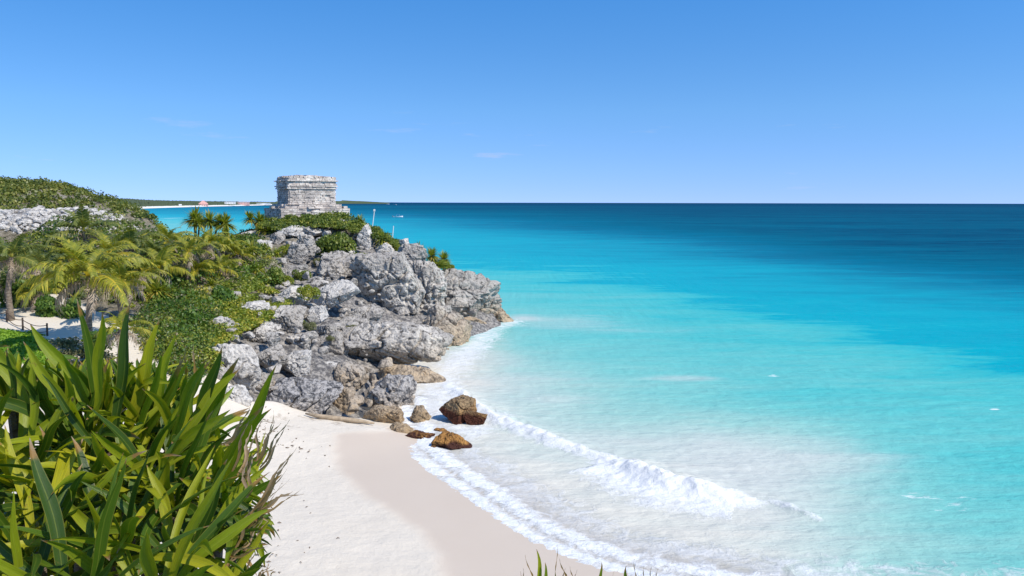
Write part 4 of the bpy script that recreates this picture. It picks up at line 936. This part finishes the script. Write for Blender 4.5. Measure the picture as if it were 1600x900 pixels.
pink = plain('pink stucco', (.68, .42, .38, 1), .8, .1, .2); white = plain('white stucco', (.80, .79, .76, 1), .7, .05, .2); dkw = plain('dark window', (.06, .07, .08, 1), .4); thatch = plain('pink tile roof', (.62, .34, .30, 1), .85, .2, .3)
def building(px, py, wpx, hpx, wallm, roofm, label, name='hotel_building', hip=True, roofh=.5):
    s = gp(px, np.interp(px, [a for a, b in FC], [b for a, b in FC]), 0); d = Vector((s.x, s.y, 0)).normalized(); dist = math.hypot(s.x, s.y); k = dist / F
    p = s + d * 45 * dist / 2000; p.z = 2; W = wpx * k; top = at(px, py, p.y).z; H = max(6., hpx * k)
    base = top - H; o = empty(name, (p.x, p.y, 0), label, 'building', 'far buildings along the distant beach', rz=-math.atan2(d.x, d.y))
    b = max(base, 0.5); wh = (top - b) * (1 - roofh)
    mb = MB(); mb.box((0, 0, b + wh / 2 - .5), (W, W * .5, wh + 1)); mb.build('wall', wallm, o)
    mb = MB()
    if hip:
        z0 = b + wh; V = [(-W * .56, -W * .3, z0), (W * .56, -W * .3, z0), (W * .56, W * .3, z0), (-W * .56, W * .3, z0), (-W * .08, 0, top), (W * .08, 0, top)]
        mb.add(V, [[0, 1, 5, 4], [2, 3, 4, 5], [1, 2, 5, 1], [3, 0, 4, 3], [0, 3, 2, 1]])
    else: mb.box((0, 0, b + wh + (top - b - wh) / 2), (W * 1.04, W * .54, max(.8, top - b - wh)))
    mb.build('roof', roofm, o)
    nwin = max(3, int(W / 5))
    for fl in range(max(1, int(wh / 4))):
        for i in range(nwin):
            mb = MB(); mb.box((-W / 2 + (i + .5) * W / nwin, -W * .25 - .1, b + 2 + fl * 4), (W / nwin * .45, .3, 1.8)); mb.build('window', dkw, o)
building(318, 313.4, 13, 9, pink, thatch, 'far pink building with a steep pointed pink roof behind the bay beach', hip=True, roofh=.6)
building(381, 315.2, 17, 6.5, pink, white, 'wide flat topped pink building at the far end of the bay beach', hip=False, roofh=.12)
building(360, 315.4, 16, 2.2, white, white, 'long low white building left of the wide pink building', hip=False, roofh=.3)
building(412, 317.2, 20, 2.4, white, white, 'long low white building nearest the temple on the far beach', hip=False, roofh=.3)
building(282, 319, 4, 2.2, white, white, 'tiny white house left of two on the wooded far shore', name='house', hip=False, roofh=.3)
building(297, 321.0, 5, 2.2, white, white, 'tiny white house standing close to the far beach, left of the pointed roof', name='house', hip=False, roofh=.3)

# ------------------------------------------------------------------ boats
whitep = plain('white boat paint', (.8, .8, .8, 1), .35); skin = plain('boat crew', (.15, .12, .12, 1), .8); canvas = plain('blue canopy', (.1, .2, .4, 1), .7)
def boat(px, py, Lpx, label, rz=.2):
    p = gp(px, py); k = math.hypot(p.x, p.y) / F; L = Lpx * k; o = empty('motor_boat', (p.x, p.y, 0), label, 'boat', rz=rz)
    V = []; st = [(-.5, .13, .08), (-.2, .15, .085), (.15, .13, .095), (.38, .07, .12), (.5, .0, .15)]
    for x, w_, h in st: V += [(x * L, -w_ * L, h * L), (x * L, -w_ * L * .6, -.03 * L), (x * L, w_ * L * .6, -.03 * L), (x * L, w_ * L, h * L)]
    Fq = []
    for i in range(len(st) - 1):
        for j in range(3): Fq.append([i * 4 + j, i * 4 + j + 1, i * 4 + 5 + j, i * 4 + 4 + j])
    Fq.append([3, 2, 1, 0])
    mb = MB(); mb.add(V, Fq); mb.build('hull', whitep, o)
    mb = MB(); mb.box((-.02 * L, 0, .045 * L), (.8 * L, .2 * L, .01 * L)); mb.build('deck', whitep, o)
    mb = MB(); mb.box((0, 0, .27 * L), (.34 * L, .22 * L, .02 * L)); mb.build('canopy', canvas, o)
    for x in (-.15, .15):
        for y in (-.09, .09): mb = MB(); mb.tube([(x * L, y * L, .05 * L), (x * L, y * L, .27 * L)], .006 * L, 5); mb.build('canopy_post', whitep, o)
    mb = MB(); mb.box((-.53 * L, 0, .1 * L), (.06 * L, .07 * L, .14 * L)); mb.build('outboard_motor', skin, o)
boat(622, 339.3, 15, 'small white motor boat crossing the turquoise water right of the temple', .15)
boat(606, 319.2, 5, 'tiny white boat near the horizon, left of two', .3)
boat(617.5, 320.2, 5, 'tiny white boat near the horizon, right of two', -.2)

# ------------------------------------------------------------------ poles on the ridge
pw = plain('white painted pole', (.75, .75, .73, 1), .6)
def pole(x0, y0, x1, y1, Y, label, cap):
    a, b = at(x0, y0, Y), at(x1, y1, Y); a.z = min(a.z, gz(a.x, a.y)) - .2; o = empty('marker_pole', a, label, 'pole'); d = b - a
    mb = MB(); mb.tube([(0, 0, 0), tuple(d)], .045, 8); mb.build('post', pw, o)
    if cap: mb = MB(); mb.box(d + Vector((0, 0, .1)), (.18, .14, .24)); mb.build('lamp_head', pw, o)
pole(579.5, 350, 585, 330, 88.5, 'tall thin leaning white pole with a small white head on the ridge', True)
pole(611.5, 366, 615, 353, 88, 'short thin white pole lower on the seaward ridge', False)

# rope fence
fp = [at(-20,514,49), at(12,516,48.6), at(37,531,47.2), at(75,538,46.4)]
fence = empty('rope_fence', (fp[1].x, fp[1].y, gz(fp[1].x, fp[1].y)), 'low rope fence with dark wooden posts on the sand under the left palms', 'fence')
wood = plain('dark fence wood', (.09, .065, .05, 1), .9); tops = []
for p in fp:
    z = gz(p.x, p.y); mb = MB(); q = Vector((p.x, p.y, z)) - fence.location; mb.tube([q + Vector((0, 0, -.2)), q + Vector((.02, 0, .75))], [.06, .05], 8); mb.build('post', wood, fence); tops.append(q)
for h in (.62, .25):
    for a, b in zip(tops[:-1], tops[1:]):
        mb = MB(); mb.tube([a + (b - a) * t + Vector((0, 0, h - .18 * math.sin(t * math.pi))) for t in np.linspace(0, 1, 8)], .022, 5); mb.build('rope', wood, fence)

# ------------------------------------------------------------------ palms
palm(18,402,16,512,49,62,'leftmost tall coconut palm whose trunk stands on open sand by the rope fence',1,12,6)
palm(140,432,142,545,44,92,'largest yellow green coconut palm, its crown spreading right behind the foreground leaves',2,15,5)
palm(132,362,134,430,67,58,'tall dark coconut palm standing against the stony ridge',3,12,5)
palm(168,398,170,470,57,60,'yellowish coconut palm just behind the largest palm',4,11,4)
palm(205,385,208,450,64,50,'feathery coconut palm at the middle of the grove, right of the dark palm',5,12,5)
palm(262,378,262,440,67,46,'bright coconut palm with a shaggy brown neck, left of the twin trunks',6,11,5)
palm(295,394,296,470,62,42,'coconut palm with a bare pale double trunk in front of dark leaves',7,9,6)
palm(325,382,322,450,68,44,'bright coconut palm below the spiky palms by the bay',8,11,5)
palm(222,425,222,480,56,46,'low coconut palm with brown drooping fronds right of the largest palm',9,8,7)
palm(70,415,72,480,58,52,'coconut palm with mostly dry fronds between the leftmost and the largest palm',10,8,8)
palm(88,385,88,430,70,40,'small coconut palm in front of the left end of the stony ridge',11,10,4)
palm(372,398,370,440,72,34,'small coconut palm at the right edge of the grove near the rocks',12,10,4)
palm(-20,440,-20,520,52,60,'coconut palm cut off by the left edge of the photo',13,11,5)
palm(190,515,190,570,40,50,'drooping coconut palm low behind the upright foreground leaves',14,7,6)

palm(45,408,46,465,60,50,'coconut palm with dark arching fronds just right of the leftmost palm',15,12,5)
palm(112,402,114,455,63,46,'coconut palm half hidden between the largest palm and the dark palm',16,12,4)
palm(240,398,242,455,63,46,'coconut palm in the middle of the grove, left of the shaggy brown neck',17,12,5)
palm(350,392,350,440,72,38,'coconut palm between the bright palm and the right edge of the grove',18,12,4)

palm(188,442,190,500,50,62,'full yellow green coconut palm touching the right side of the largest palm crown',19,13,5)
palm(248,420,250,478,59,54,'full coconut palm in the open green slope below the middle of the grove',20,13,5)
palm(305,425,303,475,63,40,'short coconut palm in front of the double trunk',21,12,4)
palm(345,420,345,462,66,38,'short yellow coconut palm above the bright green leafy bush',22,12,4)
palm(60,455,60,500,52,48,'low coconut palm over the sand between the leftmost trunk and the largest palm',23,11,6)

# rosette palms
SG = 'rosette palms against the bay'
spiky(305,343,21,84,'large spiky rosette palm at the left of the cluster against the bay',1,heads=3,group=SG)
spiky(328,346,18,84,'middle spiky rosette palm of the cluster against the bay',2,heads=2,group=SG)
spiky(352,350,20,84,'right spiky rosette palm of the cluster against the bay, with bare stems',3,heads=2,group=SG)
spiky(407,346,17,91,'spiky rosette palm touching the left end of the temple platform',4,heads=2)
spiky(392,392,20,76,'yellow green rosette palm between the grove and the perched boulder',5,heads=3)
spiky(432,398,13,78,'small rosette palm on a dark stem just left of the leaning slab',6)
spiky(400,425,18,71,'broad rosette palm above the thin pale outcrop',7,heads=2)
spiky(246,455,26,56,'fan leaved rosette palm below the low brown coconut palm',8,heads=2)
spiky(420,362,12,89,'small yellow rosette palm below the temple platform',9,heads=2)
spiky(654,393,16,84.5,'round spiky tuft at the left end of the row on the cliff edge',10,name='spiky_tuft',cat='spiky plant')
spiky(675,400,15,85,'yellow spiky tuft in the middle of the row on the cliff edge',11,name='spiky_tuft',cat='spiky plant')
spiky(693,405,15,86.5,'spiky tuft at the right end of the row on the cliff edge',12,heads=2,name='spiky_tuft',cat='spiky plant')
spiky(597,374,15,86.5,'spiky yellow based tuft beside the pale rock on the ridge',13,name='spiky_tuft',cat='spiky plant')
spiky(563,345,11,89.5,'small spiky tuft below the right corner of the temple platform',14,name='spiky_tuft',cat='spiky plant')
spiky(350,425,17,70,'rosette palm right of the bright coconut palm in the grove',15,heads=2)
spiky(375,440,15,66,'rosette palm low at the right end of the grove',16,heads=2)
spiky(430,378,10,85.5,'little rosette palm above the perched boulder',17)

SM = 'small rosette palms mixed into the grove'
r_ = random.Random(99)
for i, (x, y, Y) in enumerate([(40,425,60),(110,415,64),(180,440,58),(235,405,66),(285,425,66),(345,400,74),(365,380,80),(330,445,62),(360,415,72),(270,480,55),(300,465,58),(395,450,66),(385,405,75),(415,410,75),(60,395,68),(150,455,54),(410,445,68),(240,385,76)]):
    spiky(x, y, r_.uniform(8, 13), Y, 'small spiky rosette palm half hidden in the green undergrowth between the coconut palms', 40 + i, heads=r_.choice([1, 2]), group=SM)
scrub('dry_twigs', scatter(GROVE + [], 160, 55), .6, .07, 'twig', 'bare grey twigs in the palm undergrowth', 56, 60)
def debris(name, pts, smin, smax, mat, label, seed):
    r = np.random.default_rng(seed); mb = MB()
    for x, y in pts:
        z = hz(x, y) + .02; a = r.uniform(0, 6.3); s_ = r.uniform(smin, smax); d = np.array([math.cos(a), math.sin(a), 0]) * s_
        mb.tube([np.array([x, y, z]) - d, np.array([x + r.normal() * s_ * .4, y + r.normal() * s_ * .4, z + .02]), np.array([x, y, z]) + d], [s_ * .12, s_ * .3, s_ * .1], 5, r.random())
    tag(mb.build(name, mat, None), label, None, None, 'stuff')
r_ = np.random.default_rng(5); dp = []
for px_, py_, sx_, sy_, n_ in [(415,685,14,16,45), (405,720,18,22,20), (450,760,40,60,14), (400,850,30,30,40), (470,690,40,6,18)]:
    for i in range(n_):
        q = gp(px_ + r_.normal() * sx_, py_ + r_.normal() * sy_, .9); dp.append((q.x, q.y))
debris('seaweed_litter', dp, .03, .10, plain('dry seaweed', (.17, .12, .08, 1), .95, .3, 8), 'dry brown seaweed scraps and twigs scattered on the pale sand', 8)
# bushes
bush(524,372,84,56,84,'shrub','big rounded green bush spilling down the cliff below the temple',1,fine=True)
bush(548,396,64,24,82.5,'shrub_yellow','low yellow green bush under the big rounded bush',2,fine=True)
bush(505,345,60,24,89,'shrub','green bush under the middle of the temple platform',3,fine=True)
bush(540,347,50,20,89,'shrub','green bush under the right end of the temple platform',4,fine=True)
for i, (x, y, w_, h_, Y, mt, lb) in enumerate([
    (452,388,30,22,80.5,'shrub_yellow','yellow bush tucked between the perched boulder and the leaning slab'),
    (470,425,34,24,74,'shrub','green bush in the gully left of the fluted cliff wall'),
    (447,432,36,26,70,'shrub_yellow','yellow green bush at the top of the gully beside the grove'),
    (440,470,26,16,63,'scrub_grey','olive tuft left of the white jagged block'),
    (468,500,22,14,58.5,'shrub_yellow','tiny yellow green tuft at the slope centre right of the cracked pale block'),
    (398,505,36,18,55.5,'shrub_yellow','yellow vine patch between the vine-ringed rock and the small rounded block'),
    (375,545,34,18,49.5,'shrub_yellow','yellow vine patch on top of the big white smooth rock'),
    (505,405,40,18,81,'scrub_grey','dry olive scrub hanging over the fluted cliff wall'),
    (610,402,26,14,85,'shrub_yellow','green yellow tuft on the shoulder under the short white pole')]):
    bush(x, y, w_, h_, Y, mt, lb, 60 + i, fine=True)
bush(466,352,34,24,89.5,'scrub_grey','dry pale bush against the temple platform',5,fine=True)
bush(440,355,40,24,89,'shrub_yellow','yellow green bush under the left end of the temple platform',6,fine=True)
bush(580,357,56,26,88.5,'shrub','green bush at the foot of the tall white pole',7,fine=True)
bush(612,374,46,26,87.5,'shrub','green bush below the short white pole',8,fine=True)
bush(626,388,26,18,86.5,'shrub_yellow','yellow bush beside the small white block on the brow',9,fine=True)
bush(684,410,52,18,84.5,'shrub_yellow','low yellow green bush running under the row of tufts on the cliff edge',70,fine=True)
bush(703,415,22,14,86,'shrub_yellow','small yellow green bush right of the cliff edge tufts',10,fine=True)
bush(726,436,20,11,85,'shrub','small bright green plant on the outer bluff',11,fine=True)
bush(483,452,38,26,62.5,'shrub_yellow','leafy yellow green bush growing alone on the middle of the slope',12,fine=True)
bush(483,505,24,20,56,'scrub_grey','small olive tuft in a crack below the triangular white block',13,fine=True)
bush(553,509,34,14,61,'scrub_grey','olive tuft along the top edge of the longest boulder',14,fine=True)
bush(609,527,20,17,59,'shrub','round green tuft on the flank of the longest boulder',15,fine=True)
bush(515,526,18,10,57,'scrub_grey','tiny tuft left of the white topped boulder',16,fine=True)
bush(250,436,76,56,61,'shrub_deep','dark green leafy bush behind the fan leaved rosette palm',17)
bush(348,462,84,52,58.5,'shrub_deep','bright green leafy bush right of the twin palm trunks',18)
bush(305,495,90,56,52,'shrub_deep','broad green bush above the white rock island',19)
bush(425,425,66,38,68.5,'shrub','green bush at the top of the rock slope, right edge of the grove',20)
bush(300,545,76,56,47.5,'shrub_yellow','yellow green vine bush left of the big white smooth rock',21)
bush(398,463,60,22,62,'scrub_grey','bare grey brown brush patch above the thin pale outcrop',22)
bush(32,452,84,60,53,'shrub_deep','dark green bush behind the leftmost palm trunk',23)
bush(160,520,70,40,42.5,'shrub_deep','dark green bush under the largest palm',24)
bush(98,470,84,56,51,'shrub_deep','dark bush shading the sand between the left palms',25)
bush(120,585,44,26,39.5,'shrub_deep','small dark green bush beside the bright grass',26)
bush(230,580,60,60,41,'scrub_grey','tangled grey twiggy bush behind the upright foreground leaves',27)
bush(265,345,0.1+34,8,92,'scrub_grey','low grey shrub at the right foot of the stony ridge',28,fine=True) if False else None
bush(65,347,44,16,77,'scrub_grey','grey green shrub in front of the pale stony ridge',29,fine=True)
bush(95,352,30,20,76,'shrub','green shrub on the stony ridge beside the dark palm',30,fine=True)

# ------------------------------------------------------------------ foreground strap-leaved plants
def strap(mb, base, tip, W, bow, r, dry, tint, roll=0., seg=12, up=None):
    """leaf from base to tip (world), bowed along 'bow' vector; folded keel"""
    base = np.asarray(base, float); tip = np.asarray(tip, float); bow = np.asarray(bow, float)
    V = []; AC = []; AL = []; TD = []; L = np.linalg.norm(tip - base)
    mid = (base + tip) / 2 + bow
    for i in range(seg + 1):
        t = i / seg; p = (1 - t) ** 2 * base + 2 * t * (1 - t) * mid + t * t * tip; tg = 2 * (1 - t) * (mid - base) + 2 * t * (tip - mid); tg /= np.linalg.norm(tg) + 1e-9
        ref = np.array([.25, -.9, .35]) if up is None else up
        sd = np.cross(tg, ref); sd /= np.linalg.norm(sd) + 1e-9; nn = np.cross(sd, tg)
        a = roll * (.4 + .9 * t); sd, nn = sd * math.cos(a) + nn * math.sin(a), nn * math.cos(a) - sd * math.sin(a)
        wv = W * (.45 + .62 * math.sin(min(1., t * 1.25 + .05) * math.pi * .55)) * (1 - max(0, (t - .55) / .45) ** 1.7) + .0015
        if dry > .6 and t > 1 - dry * .5: wv *= .55 + .3 * math.sin(t * 40)
        wob = .006 * math.sin(t * 9 + tint * 30)
        for u in (-1, -.5, 0, .5, 1):
            V.append(p + sd * (u * wv / 2 + wob) + nn * (abs(u) * wv * .20)); AC.append((u + 1) / 2); AL.append(t * L * 6); TD.append(.75 + .3 * t if dry > .98 else (max(0, (t - (1 - dry)) / max(dry, .05)) if dry > 0 else 0))
    Fq = []
    for i in range(seg):
        for j in range(4): k = i * 5 + j; Fq.append([k, k + 1, k + 6, k + 5])
    mb['V'].append(np.array(V)); mb['F'].append(np.array(Fq) + mb['n']); mb['n'] += len(V); mb['ac'] += AC; mb['al'] += AL; mb['td'] += TD; mb['ti'] += [tint] * len(V)
def newmb(): return {'V': [], 'F': [], 'n': 0, 'ac': [], 'al': [], 'td': [], 'ti': []}
def strap_build(mb, name, parent):
    me = mesh_np(name, np.concatenate(mb['V']), np.concatenate(mb['F']), True, {'across': mb['ac'], 'along': mb['al'], 'tipdry': mb['td'], 'tint': mb['ti']})
    o = link(name, me, M['strap'], parent); o.matrix_parent_inverse = parent.matrix_world.inverted(); return o
bx, by = -1.55, 2.9
clump = empty('strap_leaf_plant', (bx, by, vz(bx, by)), 'big clump of long glossy strap leaves filling the lower left corner', 'plant')
bpy.context.view_layer.update()
r = random.Random(12)
def sl_(mb, bp, tp, Yb, Yt, W, bow=(0, 0, .05), dry=.06, tint=.5, roll=0.):
    strap(mb, at(bp[0], bp[1], Yb), at(tp[0], tp[1], Yt), W * .72, bow, r, dry, tint, roll)
key = newmb()
K = [((150,650),(47,506),.062,(-.0,0,.03),.08,.75,.2),((185,720),(122,466),.050,(-.03,0,.0),.2,.25,-.5),((150,640),(160,488),.048,(.01,0,.02),.12,.85,.2),((182,680),(204,470),.062,(0,0,.0),.2,.12,.5),
     ((190,720),(250,500),.060,(.0,0,.03),.05,.95,0),((235,680),(274,518),.045,(0,0,.02),.08,.8,.3),((115,660),(34,535),.045,(.02,0,.0),.05,.8,0),((45,640),(-60,500),.085,(.03,0,.05),0,.8,.3),
     ((53,700),(54,556),.042,(0,0,0),.1,.75,.2),((30,640),(12,545),.035,(0,0,0),.25,.1,.6),((290,720),(346,541),.062,(.02,0,.02),.12,.2,.3),((290,740),(373,558),.060,(0,0,.02),.3,.55,0),((270,700),(372,575),.05,(0,0,.02),.15,.8,.1),
     ((345,790),(434,572),.058,(-.02,0,.02),.07,.7,.1),((300,780),(425,640),.052,(0,0,.04),.1,.3,.2),((330,760),(410,632),.045,(0,0,.03),.3,.6,.3),
     ((240,740),(360,640),.055,(0,0,.03),.03,.85,.2),((210,720),(300,560),.040,(0,0,.02),.08,.7,.2),((225,690),(290,560),.036,(0,0,.01),.45,.5,0),((300,660),(305,538),.022,(0,0,0),.95,.5,.1),((285,640),(292,545),.02,(0,0,0),.9,.5,.3),((278,650),(280,556),.02,(0,0,0),.6,.4,.2),
     ((215,690),(258,550),.034,(0,0,.01),.1,.7,.1),((120,700),(118,590),.040,(0,0,.02),.04,.7,0),((200,700),(262,600),.045,(0,0,.02),.03,.6,.1),((90,700),(60,590),.05,(0,0,.05),.03,.35,.2),((140,720),(85,560),.05,(.03,0,.04),.05,.4,.4),
     ((265,700),(320,560),.045,(0,0,.02),.1,.6,.2),((255,690),(330,565),.04,(0,0,.02),.2,.5,.2)]
for bp, tp, W, bow, dry, tint, roll in K:
    Yb = r.uniform(2.75, 3.05); sl_(key, bp, tp, Yb, Yb - .1 + r.uniform(-.1, .15), W, bow, dry, tint, roll)
strap_build(key, 'upright_leaves', clump)
# rosettes
heads = [(110,760,3.25),(200,830,3.15),(30,840,3.1),(290,830,3.1),(120,900,2.9),(-40,860,3),(230,760,3.3),(-60,620,3.1),(20,640,3.0),(95,680,3.05),(170,670,3.0),(235,690,3.05),(300,720,3.0),(345,800,2.9),(270,790,2.75),(200,780,2.75),(120,800,2.7),(40,760,2.75),(-40,760,2.7),(130,705,2.9),(60,880,2.45),(180,880,2.45),(290,890,2.5),(375,850,2.85),(-30,900,2.4),(240,950,2.3),(330,960,2.5),(120,970,2.2),(20,980,2.2)]
for hi_, (hx, hy, hY) in enumerate(heads):
    mb = newmb(); c = at(hx, hy, hY); n_ = 27 if hy < 860 else 21
    for i in range(n_):
        az = i * 2.399 + r.uniform(-.3, .3); q = (i + .5) / n_; el = R(78 - 75 * q + r.uniform(-8, 8)); L = r.uniform(.32, .58) * (1 if hy > 700 else .95)
        if hy >= 740: el = R(66 - 78 * q + r.uniform(-12, 12))
        if hy < 700: el = R(88 - 50 * q + r.uniform(-8, 8))
        lean = Vector(((hx - 150) / 1100, -.10, .05)); d = Vector((math.cos(az) * math.cos(el), math.sin(az) * math.cos(el), math.sin(el))) + lean; d.normalize()
        b0 = c + Vector((math.cos(az), math.sin(az), 0)) * .02; t0 = b0 + d * L + Vector((0, 0, -.10 * L * q * 3))
        # keep the sky side free: shorten leaves that would poke above the outline
        outline = np.interp(hx + (t0.x - c.x) * F / hY, [-100, 0, 50, 120, 200, 280, 340, 400, 440, 480], [520, 545, 560, 560, 560, 570, 600, 650, 720, 780])
        tpy = 450 - (CM.transposed() @ (t0 - CAM)).y / -(CM.transposed() @ (t0 - CAM)).z * F
        if tpy < outline:
            t0 = b0 + (t0 - b0) * max(.35, (hy - outline) / max(1, hy - tpy))
        rel = CM.transposed() @ (t0 - CAM); tpx = 800 + rel.x / -rel.z * F; lim = np.interp(tpy, [560, 640, 700, 800, 900], [380, 415, 420, 425, 400])
        if tpx > lim: t0 = b0 + (t0 - b0) * max(.3, (lim - hx) / max(1, tpx - hx))
        strap(mb, b0, t0, r.uniform(.020, .040), (0, 0, L * .24 * (.4 + q)), r, r.choice([0, .02, .04, .08, .12, .3]), min(1, max(0, r.choice([r.gauss(.3, .15), r.gauss(.85, .12)]))), r.uniform(-1.2, 1.2), up=np.array([0, -.25, 1.]) if q > .4 else None)
    strap_build(mb, 'leaf_rosette', clump)
# dry, frayed leaves at the right side
mb = newmb()
DR = [((395,800),(452,706)),((385,830),(448,742)),((400,800),(466,762)),((380,860),(420,815)),((360,870),(425,840)),((400,720),(420,650)),((405,730),(440,660)),((380,760),(402,690)),((350,700),(398,640)),((370,850),(400,790)),((345,880),(410,850)),((415,905),(418,880)),((395,905),(425,885)),((390,780),(385,700)),((370,740),(395,655)),((330,905),(400,830)),((380,905),(392,860))]
for bp, tp in DR:
    for k in range(3):
        Yb = 2.6 + r.uniform(-.1, .1); j = lambda s: r.uniform(-s, s)
        strap(mb, at(bp[0] + j(6), bp[1] + j(6), Yb), at(tp[0] + j(11), tp[1] + j(11), Yb + j(.1)), r.uniform(.005, .012), (j(.03), j(.03), j(.03)), r, .99, .4, j(1.2))
K2 = [((330,850),(440,740),.045,.25),((340,860),(430,780),.04,.35),((300,870),(420,850),.04,.3),((320,800),(425,700),.04,.05),((290,830),(400,790),.045,.05),((300,900),(385,905),.05,.1)]
for bp, tp, W, dry in K2: sl_(mb, bp, tp, 2.8, 2.8, W, (0, 0, .05), dry, r.uniform(.3, .9), r.uniform(-.4, .4))
strap_build(mb, 'dry_leaves', clump)
# stems under the rosettes
for hx, hy, hY in heads:
    c = at(hx, hy, hY) - clump.location; mbs = MB(); mbs.tube([(c.x * .25, c.y * .25, -.1), (c.x * .8, c.y * .8, c.z * .5), tuple(c + Vector((0, 0, .03)))], [.035, .03, .02], 7); mbs.build('stem', M['bark'], clump)

# second plant peeping in at the bottom
sp = at(925, 960, 2.9); plant2 = empty('strap_leaf_plant', (sp.x, sp.y, vz(sp.x, sp.y)), 'tips of a smaller strap leaf plant poking up at the bottom edge of the photo', 'plant'); bpy.context.view_layer.update()
mb = newmb()
for bp, tp, W, dry, ti in [((850,960),(838,858),.026,.1,.85),((845,960),(822,866),.010,.9,.3),((870,950),(869,850),.006,.9,.2),((815,950),(816,888),.006,.9,.2),((940,950),(938,879),.022,.3,.6),((965,950),(980,884),.024,.25,.5),((895,950),(876,872),.012,.9,.3),((905,950),(892,884),.010,.9,.3),((990,950),(993,873),.006,.95,.3),((1000,950),(1008,884),.008,.9,.3),((1010,950),(1030,888),.008,.9,.3),((1005,950),(1020,886),.007,.9,.3),((880,950),(900,890),.008,.9,.4),((860,960),(850,880),.03,.1,.6),((955,960),(960,893),.012,.9,.3),((830,960),(815,892),.01,.8,.3),((875,960),(882,888),.016,.9,.35)]:
    sl_(mb, bp, tp, 2.9, 2.85, W, (0, 0, .0), dry, ti, r.uniform(-.3, .3))
strap_build(mb, 'leaves', plant2)
mbs = MB(); 
for i in range(5): mbs.tube([(r.uniform(-.1, .1), r.uniform(-.1, .1), -.05), (r.uniform(-.2, .2), 0, (sp.z - plant2.location.z) + .05)], [.03, .015], 6)
mbs.build('stem', M['bark'], plant2)
